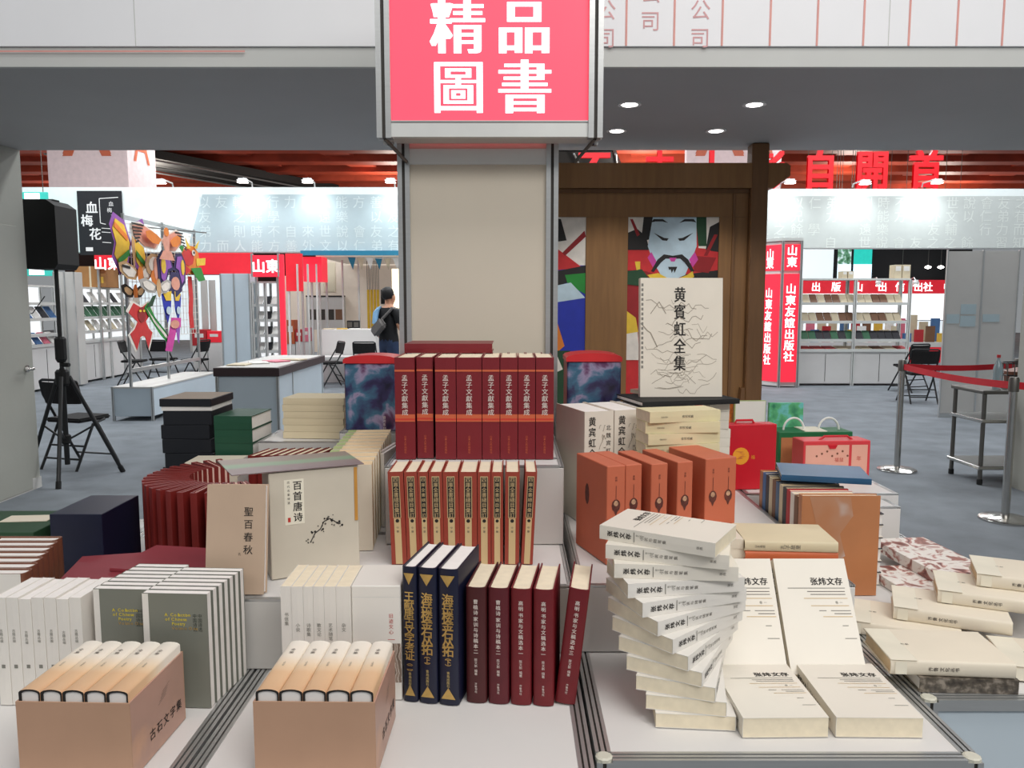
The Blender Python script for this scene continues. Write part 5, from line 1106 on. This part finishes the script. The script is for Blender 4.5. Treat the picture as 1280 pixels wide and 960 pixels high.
# far booths seen above and through the shelf
YB2 = 19.5
o, w2, h2 = bbox('red_fascia', 'red publisher fascia with white characters beyond the open shelf', 'banner', (1000, 350, 1200, 367), YB2, .1, 'booth_red', stand=1)
b = MB()
for k, (ch, px) in enumerate((('出', 1020), ('版', 1045), ('山', 1073), ('出', 1103), ('信', 1125), ('出', 1148), ('社', 1160), ('中', 1185))): b.text(ch, (PY(px, 359, YB2).x - PY(1100, 359, YB2).x, -.006, h2 / 2), size=.24, bold=.02)
b.obj('lettering', 'sign_white', o)
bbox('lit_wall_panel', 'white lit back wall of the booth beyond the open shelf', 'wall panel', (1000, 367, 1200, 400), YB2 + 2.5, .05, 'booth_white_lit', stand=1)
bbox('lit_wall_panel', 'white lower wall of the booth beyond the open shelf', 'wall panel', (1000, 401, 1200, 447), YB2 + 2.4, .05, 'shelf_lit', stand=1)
o, w2, h2 = bbox('book_table', 'long table piled with books beyond the open shelf', 'table', (1000, 428, 1192, 434), 17.5, .9, 'panel_white')
for x in (-w2 + .1, w2 - .1):
    for y in (.08, .82): MB().cyl((x, y, -PY(1100, 434, 17.5).z), (x, y, 0), .02, n=8).obj('leg', 'steel_dark', o)
MB().box(-w2, w2, .02, .03, -.35, 0).obj('cloth', 'booth_red', o)
zt_ = PY(1100, 428, 17.5).z
for k in range(26):
    x = PY(1000, 420, 17.5).x + .12 + (k % 13) * .26; small_book('book in the %s row of the far book table, %s from the red pillar' % (('front', 'back')[k // 13], ORD[k % 13]), T(x, 17.6 + (k // 13) * .3, zt_ + .002) @ Rz(rr.uniform(-12, 12)), (.19, .05, .2 + .08 * (k % 3) + (k // 13) * .25), ('b_beige', 'b_white', 'b_red', 'b_beige', 'b_yellow', 'b_blue', 'b_pink', 'b_brown')[(k * 5) % 8], 'books on the far book table')
for px, l in ((1098, 'over the far red fascia by the shelf post'), (1145, 'over the far red fascia past the shelf end')):
    p = PY(px, 353, YB2 - .45); t = thing('spot_lamp', 'glaring spot lamp ' + l, 'lamp', p, 'far spot lamps'); MB().lathe([(.05, -.07), (.07, 0), (.05, .06)], n=12).obj('head', 'white_paint', t); MB().lathe([(.06, -.09), (.055, -.071)], n=12).obj('lens', 'lamp_glow', t)
    MB().tube([(0, 0, .05), (0, .1, .12), (0, .44, .05)], .012).obj('arm', 'alu', t)
for r, m, l in (((1000, 300, 1042, 352), 'shelf_lit', 'pale hanging wall panel beyond the red pillar'), ((1042, 300, 1047, 352), 'dark_void', 'narrow dark mullion panel beside the pale wall panel')): bbox('wall_panel', l, 'wall panel', r, 26, .1, m, 'far upper wall panels', hang=7.598)
for i, (r, m) in enumerate((((1047, 300, 1064, 352), 'tree_print'), ((1067, 300, 1090, 352), 'window_teal'), ((1064, 300, 1067, 352), 'dark_void'))):
    o, w2, h2 = bbox(('window_pane', 'window_pane', 'mullion')[i], ('daylit window pane showing trees', 'teal daylit window pane beside the dark wall', 'dark mullion between the two daylit panes')[i], ('window', 'window', 'mullion')[i], r, 26, .1, m, 'far daylit windows', hang=7.598)
    if i < 2: MB().box(-w2, w2, -.01, 0, 0, h2 * .42).obj('lower_pane', 'window_day', o)
bbox('dark_wall_panel', 'black upper wall beyond the red fascia', 'wall panel', (1091, 296, 1215, 352), 26, .1, 'dark_void', hang=7.598)
for k, px in enumerate((1128, 1160, 1176)): p = PY(px, 334, 25.5); t = thing('far_lamp', 'tiny bright lamp before the black upper wall', 'lamp', p, 'tiny lamps before the black wall'); MB().lathe([(.02, -.05), (.09, -.02), (.09, .02), (.02, .05)], n=10).obj('head', 'lamp_glow', t); MB().cyl((0, 0, .05), (0, 0, 7.598 - p.z), .008, n=6).obj('cable', 'steel_dark', t); t['label'] = 'tiny bright lamp before the black upper wall, %s from the teal window' % ORD[k]
# ---------------------------------------------------------------- red publisher booths behind the kite rack
M = T(-8.05, 14.45, 0) @ Rz(90)
def shelf_books(M, W_, z, n, cols, label, group, dp=.1, tilt=-35, size=(.17, .02, .24), y=.06):
    for k in range(n): small_book(label + ', %s along' % ORD[k], M @ T(.8 * size[0] + k * (W_ - 1.6 * size[0]) / max(1, n - 1), y, z + .002) @ Rx(tilt), size, cols[k % len(cols)], group)
shelf_unit('bright white shelf lined with flat books behind the kite rack', M, 2.5, 1.78, [.98, 1.25, 1.52], bm='booth_white_lit')
shelf_books(M, 2.5, .98, 9, ('b_white', 'b_white', 'b_beige'), 'pale book on the low board of the bright shelf behind the kites', 'pale books on the bright shelf')
shelf_books(M, 2.5, 1.25, 11, ('b_green', 'b_green', 'b_green'), 'green book on the middle board of the bright shelf behind the kites', 'green books on the bright shelf')
shelf_books(M, 2.5, 1.52, 7, ('b_white', 'b_dark', 'b_white'), 'pale book on the high board of the bright shelf behind the kites', 'books on the high board of the bright shelf')
M2 = T(-8.05, 12.1, 0) @ Rz(90)
shelf_unit('bright white shelf half hidden by the loudspeaker stand', M2, 1.9, 1.78, [.98, 1.25, 1.52], bm='booth_white_lit')
shelf_books(M2, 1.9, .802, 8, ('b_pink', 'b_white', 'b_blue'), 'colourful book on the cabinet behind the loudspeaker stand', 'books behind the loudspeaker stand')
shelf_books(M2, 1.9, 1.25, 8, ('b_dark', 'b_blue', 'b_white'), 'dark book on the board behind the loudspeaker stand', 'dark books behind the loudspeaker stand')
o, w2, h2 = bbox('pilaster', 'grey ribbed booth pilaster beside the bright shelf', 'pilaster', (70, 340, 97, 481), 14.12, .25, 'panel_grey', 'grey booth pilasters')
for x in (-w2, 0, w2 - .02): MB().box(x, x + .02, -.012, 0, 0, h2).obj('rib', 'alu', o)
o, w2, h2 = bbox('teal_banner', 'teal and white hanging banner behind the loudspeaker', 'banner', (24, 240, 62, 345), 15.0, .04, 'teal', hang=7.598)
MB().box(-w2 * .5, w2 * .5, -.006, 0, .02, h2 - .02).obj('white_panel', 'booth_white_lit', o)
o, w2, h2 = bbox('cardboard_box', 'brown cardboard box on top of the bright shelf', 'box', (112, 335, 150, 361), 15.4, .5, 'cardboard')
o.location.z = 1.812; o.location.x = -8.2 + .0; o.location.y = 15.3
MB().box(-w2 * .06, w2 * .06, -.003, 0, 0, h2).obj('tape', 'b_beige', o); MB().box(w2 * .7, w2 * .85, -.004, -.001, h2 * .2, h2 * .5).obj('label', 'b_yellow', o)
o, w2, h2 = bbox('red_sign', 'red sign with white characters above the cardboard box', 'sign', (118, 319, 150, 336), 15.2, .05, 'booth_red', 'red publisher signs', stand=1); MB().text('山東', (-.13, -.006, h2 * .4), size=.26, way='h', bold=.02).obj('lettering', 'sign_white', o)
o, w2, h2 = bbox('red_fascia', 'plain red fascia above the grey panel pilaster', 'banner', (240, 316, 315, 343), 14.85, .06, 'booth_red', 'red publisher signs', stand=1)
o, w2, h2 = bbox('pilaster', 'pale blue two-panel pilaster behind the dark topped counter', 'pilaster', (277, 342, 314, 478), 14.4, .4, 'panel_blue', 'grey booth pilasters')
for x in (-w2, -.03, w2 - .02): MB().box(x, x + .025, -.012, 0, 0, h2).obj('rib', 'alu', o)
o, w2, h2 = bbox('red_sign', 'red sign reading in white over the tilted magazine shelf', 'sign', (316, 319, 347, 346), 14.2, .06, 'booth_red_lit', 'red publisher signs', stand=1); MB().text('山東', (-.12, -.006, h2 * .5), size=.25, way='h', bold=.03).obj('lettering', 'sign_white', o)
for x in (-w2 - .03, w2): MB().box(x, x + .03, -.02, .06, 0, h2 + .03).obj('frame_post', 'alu', o)
x0, x1, _, zt = RC(316, 362, 349, 478, 14.35); W_ = x1 - x0; Ms = T(x0, 14.35, 0)
shelf_unit('narrow lit magazine shelf under a red sign', Ms, W_, zt + .12, [PY(333, y, 14.35).z for y in (438, 418, 399, 380)], base=.45, bm='booth_white_lit', bays=2)
for j, y in enumerate((438, 418, 399, 380)): shelf_books(Ms, W_, PY(333, y, 14.35).z, 3, ('b_white', 'b_dark', 'b_white'), 'tilted magazine on the %s board of the narrow lit shelf' % ('lowest', 'second', 'third', 'top')[j], 'magazines on the narrow lit shelf', tilt=-45, size=(.125, .015, .2), y=.08)
bbox('red_light_strip', 'upright red light strip at the narrow shelf edge', 'light strip', (350, 318, 356, 478), 14.2, .08, 'booth_red_lit')
bbox('red_fascia', 'red corner fascia beside the upright red light strip', 'banner', (357, 317, 378, 364), 15.0, .06, 'booth_red', 'red publisher signs', stand=1)
bbox('red_fascia', 'bright red hanging fascia by the warm lit booth', 'banner', (379, 321, 402, 352), 15.65, .5, 'booth_red_lit', 'red publisher signs', stand=1)
for px, l in ((372, 'first'), (385, 'second'), (396, 'third')): bbox('booth_post', l + ' white booth post left of the warm lit table'.replace(' left of', ' before'), 'post', (px, 330, px + 2, 478), 14.9 + (px - 372) * .03, .05, 'alu_pale', 'thin booth posts', c=.002)
for r, m, l in (((358, 400, 368, 430), 'orange_cover', 'orange display box behind the red light strip'), ((369, 412, 378, 427), 'b_red', 'red display box next to the orange one'), ((379, 410, 386, 427), 'b_pink', 'pink display box beside the red one'), ((240, 412, 258, 432), 'b_red', 'red display box standing far behind the kite rack'), ((259, 414, 276, 428), 'booth_red', 'second red display box far behind the kite rack')):
    o, w2, h2 = bbox('display_box', l, 'box', r, 17.5, .3, m, 'far display boxes'); MB().box(-w2 * .6, w2 * .6, -.004, 0, h2 * .5, h2 * .75).obj('label', 'b_white', o); MB().box(-w2, w2, .02, .28, -PY(r[0], r[3], 17.5).z, -.001).obj('plinth', 'panel_white', o)
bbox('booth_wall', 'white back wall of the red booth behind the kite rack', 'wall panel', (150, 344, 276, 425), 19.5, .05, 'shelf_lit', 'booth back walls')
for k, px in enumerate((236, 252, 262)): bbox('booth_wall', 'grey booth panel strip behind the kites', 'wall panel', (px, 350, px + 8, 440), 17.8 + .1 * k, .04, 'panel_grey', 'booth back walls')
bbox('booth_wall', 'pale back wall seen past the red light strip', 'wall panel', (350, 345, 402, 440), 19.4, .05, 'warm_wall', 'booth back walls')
# warm lit booth
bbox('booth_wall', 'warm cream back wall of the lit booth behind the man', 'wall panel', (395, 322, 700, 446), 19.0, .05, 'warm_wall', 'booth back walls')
p = RC(395, 322, 560, 340, 15.9); o = tag(MB().prism([(p[0], 15.9, p[3] + .02), (p[1], 15.9, p[3] + .02), (p[1], 18.9, p[3] + .02), (p[0], 18.9, p[3] + .02)], (0, 0, .05)).obj('booth_canopy', 'warm_wall'), 'flat cream canopy of the warm lit booth', 'canopy')
bn = thing('bunting', 'teal and beige triangle bunting under the warm booth canopy', 'bunting', PY(478, 321, 15.93))
MB().tube([(-.75, 0, 0), (0, 0, -.03), (.55, 0, 0)], .008).obj('string', 'cord_white', bn)
for k in range(7): MB().prism([(-.7 + k * .18, 0, -.01), (-.54 + k * .18, 0, -.01), (-.60 + k * .18, 0, -.26)], (0, .006, 0)).obj('pennant', ('blue_strip', 'b_beige', 'b_white')[k % 3], bn, fix=True)
bbox('glowing_panel', 'bright glowing panel beside the man', 'light panel', (490, 336, 515, 388), 13.4, .12, 'warm_glow', stand=1)
for px in (399, 428, 448): bbox('booth_post', 'thin white post of the warm lit booth, %s from the red fascia' % ORD[(399, 428, 448).index(px)], 'post', (px, 325, px + 2, 468), 16.4, .05, 'alu_pale', 'thin booth posts', c=.002)
for k in range(4): bbox('yellow_curtain', 'yellow curtain strip hanging behind the man, %s from the long white counter' % ORD[k], 'curtain', (459 + k * 4, 362, 462 + k * 4, 412), 17.5, .05, 'yellow_cloth', 'yellow curtain strips', c=.002, hang=RC(395, 322, 560, 340, 15.9)[3] + .02)
bbox('wall_screen', 'dark screen hung on the warm booth wall', 'screen', (476, 362, 492, 380), 18.94, .05, 'black_plastic')
o, w2, h2 = bbox('wall_cabinet', 'grey wall cabinet with dark compartments in the warm lit booth', 'cabinet', (383, 371, 428, 412), 18.6, .35, 'panel_grey', stand=1)
for k in range(4): MB().box(-w2 + .05 + k * w2 * .5, -w2 + .05 + k * w2 * .5 + w2 * .42, -.006, 0, h2 * .3, h2 * .62).obj('compartment', 'b_brown' if k == 3 else 'groove', o)
MB().box(-w2, w2, -.02, .36, h2, h2 + .03).obj('top_board', 'black_plastic', o)
bbox('cream_hanging', 'cream hanging sheet above the grey wall cabinet', 'hanging', (404, 328, 419, 365), 18.969, .03, 'paper')
o, w2, h2 = bbox('white_counter', 'long white counter with papers in the warm lit booth', 'counter', (402, 412, 470, 446), 14.8, .7, 'panel_white')
o.location.z = 0; MB().box(-w2, w2, .0, .7, -.0, PY(436, 446, 14.8).z).obj('plinth', 'panel_white', o); 
for ch in o.children:
    if ch.name.startswith('body'): ch.location.z = PY(436, 446, 14.8).z
zc2 = PY(436, 412, 14.8).z
for k, px in enumerate((432, 440)):
    p = PY(px, 412, 14.9); q = thing('device_box', 'small black device on the long white counter, %s from the grey wall cabinet' % ORD[k], 'device', (p.x, 15.3, zc2), 'black devices on the white counter'); MB().cbox(-.06, .06, 0, .1, 0, .16, .01).obj('body', 'black_plastic', q); MB().box(-.045, .045, -.003, 0, .03, .13).obj('display', 'steel_dark', q)
for k in range(3): tag(MB().cbox(-.10, .10, -.10, .10, 0, .015, .003).obj('booklet', ('b_beige', 'b_yellow', 'b_white')[k]), '%s open leaflet lying on the long white counter' % ('beige', 'yellow', 'white')[k], 'booklet', 'leaflets on the white counter').matrix_world = T(PY(410 + k * 16, 412, 14.9).x, 15.02 + .0 * k, zc2 + .001) @ Rz(8 * k)
o, w2, h2 = bbox('white_meeting_table', 'small white table between the folding chairs', 'table', (392, 446, 466, 450), 14.3, .42, 'panel_white')
for x in (-w2 + .06, w2 - .06): MB().cyl((x, .21, -o.location.z), (x, .21, 0), .02, n=8).obj('leg', 'alu', o)
# ---------------------------------------------------------------- the man
def person():
    J = {}; V = []; E = []; Rr = []
    def j(n, co, r, par=None):
        J[n] = len(V); V.append(co); Rr.append(r if isinstance(r, tuple) else (r, r))
        if par: E.append((J[par], J[n]))
    j('pel', (0, 0, .93), (.155, .115)); j('sp', (0, 0, 1.08), (.15, .105), 'pel'); j('ch', (0, .0, 1.27), (.165, .115), 'sp'); j('nb', (0, 0, 1.41), (.09, .075), 'ch')
    j('nk', (0, .015, 1.475), .052, 'nb'); j('h1', (0, .03, 1.545), (.068, .075), 'nk'); j('h2', (0, .025, 1.62), (.076, .092), 'h1'); j('h3', (0, .01, 1.685), (.05, .06), 'h2')
    j('nose', (0, .125, 1.575), .012, 'h1')
    for s, n in ((1, 'r'), (-1, 'l')):
        j('sh' + n, (s * .165, 0, 1.375), .066, 'nb'); j('hp' + n, (s * .09, 0, .86), .098, 'pel'); j('kn' + n, (s * .10, .02, .49), .064, 'hp' + n); j('an' + n, (s * .10, -.01, .09), .042, 'kn' + n); j('to' + n, (s * .12, .15, .035), .036, 'an' + n)
        el_ = (s * .225, .03, 1.12) if n == 'r' else (s * .235, -.02, 1.11); wr = (.25, .26, 1.09) if n == 'r' else (-.235, .12, .90); dr = Vector((.03, .09, .0)) if n == 'r' else Vector((.0, .04, -.08))
        j('el' + n, el_, .044, 'sh' + n); j('wr' + n, wr, .029, 'el' + n); pm_ = Vector(wr) + dr * .6; j('pa' + n, tuple(pm_), (.036, .02), 'wr' + n)
        side = dr.cross(Vector((0, 0, 1) if n == 'r' else (1, 0, 0))).normalized()
        for k in range(4):
            b0 = pm_ + dr * .45 + side * (.026 - .0175 * k); j('f%d%s' % (k, n), tuple(b0), .0095, 'pa' + n); j('g%d%s' % (k, n), tuple(b0 + dr * (.42 - .06 * abs(k - 1.4)) + Vector((0, 0, -.012))), .0085, 'f%d%s' % (k, n)); j('t%d%s' % (k, n), tuple(b0 + dr * (.72 - .09 * abs(k - 1.4)) + Vector((0, .004, -.03))), .0075, 'g%d%s' % (k, n))
        j('th' + n, tuple(Vector(wr) + dr * .5 + side * .045), .011, 'wr' + n); j('tt' + n, tuple(Vector(wr) + dr * .95 + side * .055), .009, 'th' + n)
    me = bpy.data.meshes.new('body'); me.from_pydata(V, E, []); o = bpy.data.objects.new('body', me); COL.objects.link(o)
    o.modifiers.new('skin', 'SKIN'); sv = me.skin_vertices[0].data
    for k, r in enumerate(Rr): sv[k].radius = r; sv[k].use_root = (k == 0)
    ss = o.modifiers.new('sub', 'SUBSURF'); ss.levels = ss.render_levels = 2
    dg = bpy.context.evaluated_depsgraph_get(); m2 = bpy.data.meshes.new_from_object(o.evaluated_get(dg)); m2.name = 'body'
    bpy.data.objects.remove(o)
    for k in ('skin', 'shirt_black', 'jeans', 'black_plastic'): m2.materials.append(MAT[k])
    for p in m2.polygons:
        c = p.center; p.use_smooth = True; ax = abs(c.x)
        if c.z < .085: p.material_index = 3
        elif c.z < .95 and not (c.x < -.19 and c.z > .75): p.material_index = 2
        elif c.z < 1.445 and not (ax > .17 and c.z < 1.2) and not (c.y > .13): p.material_index = 1
        else: p.material_index = 0
    return m2
pp = PZ(487, 520, 0); YM = 11.6; pm = PY(486, 420, YM)
man = thing('person', 'man in a black T-shirt and jeans with a grey sling bag, seen from behind', 'person', T(pm.x, YM, 0) @ Rz(-38))
link('body', person(), man)
hb_ = MB()
for ph in range(1, 7):
    pass
hb_.lathe([(.02, .118), (.06, .105), (.088, .065), (.094, .02), (.086, -.03), (.066, -.055)], (0, 0, 0), 18); hh_ = hb_.obj('hair', 'hair', man, smooth=True); hh_.location = (0, -.008, 1.625); hh_.scale = (.93, 1.08, 1); hh_.rotation_euler = (rad(14), 0, 0)
MB().tube([(.165, .10, 1.40), (.15, -.06, 1.43), (.02, -.135, 1.28), (-.10, -.135, 1.12), (-.16, -.04, 1.02), (-.12, .10, 1.1), (.08, .14, 1.3), (.165, .10, 1.40)], .022, 8).obj('bag_strap', 'bag_grey', man, smooth=True)
bg_ = MB().cbox(-.13, .15, -.045, .045, -.085, .085, .035, seg=3).obj('sling_bag', 'bag_grey', man, smooth=True); bg_.location = (-.04, -.175, 1.14); bg_.rotation_euler = (0, rad(-42), rad(6))
cl = MB()
cl.prism([(-.20, -.125, 1.20), (-.09, -.135, 1.19), (-.08, -.11, 1.40), (-.11, -.03, 1.455), (-.19, -.03, 1.44), (-.215, -.09, 1.36)], (0, -.02, .004)).obj('blue_cloth', 'cloth_blue', man, fix=True)
for s in (-1, 1): MB().lathe([(.004, -.03), (.017, -.02), (.02, .01), (.01, .03)], (0, 0, 0), 8).obj('ear', 'skin', man, smooth=True).location = (s * .083, .02, 1.585)
for s in (-1, 1): MB().lathe([(.003, -.009), (.011, 0), (.003, .009)], (0, 0, 0), 8).obj('eye', 'black_plastic', man).location = (s * .03, .103, 1.60)
MB().cbox(-.022, .022, -.004, .004, -.005, .005, .002).obj('mouth', 'red_ink', man).location = (0, .104, 1.535)
MB().cbox(-.165, .165, -.125, .125, .93, .965, .01).obj('belt', 'black_plastic', man) if False else None
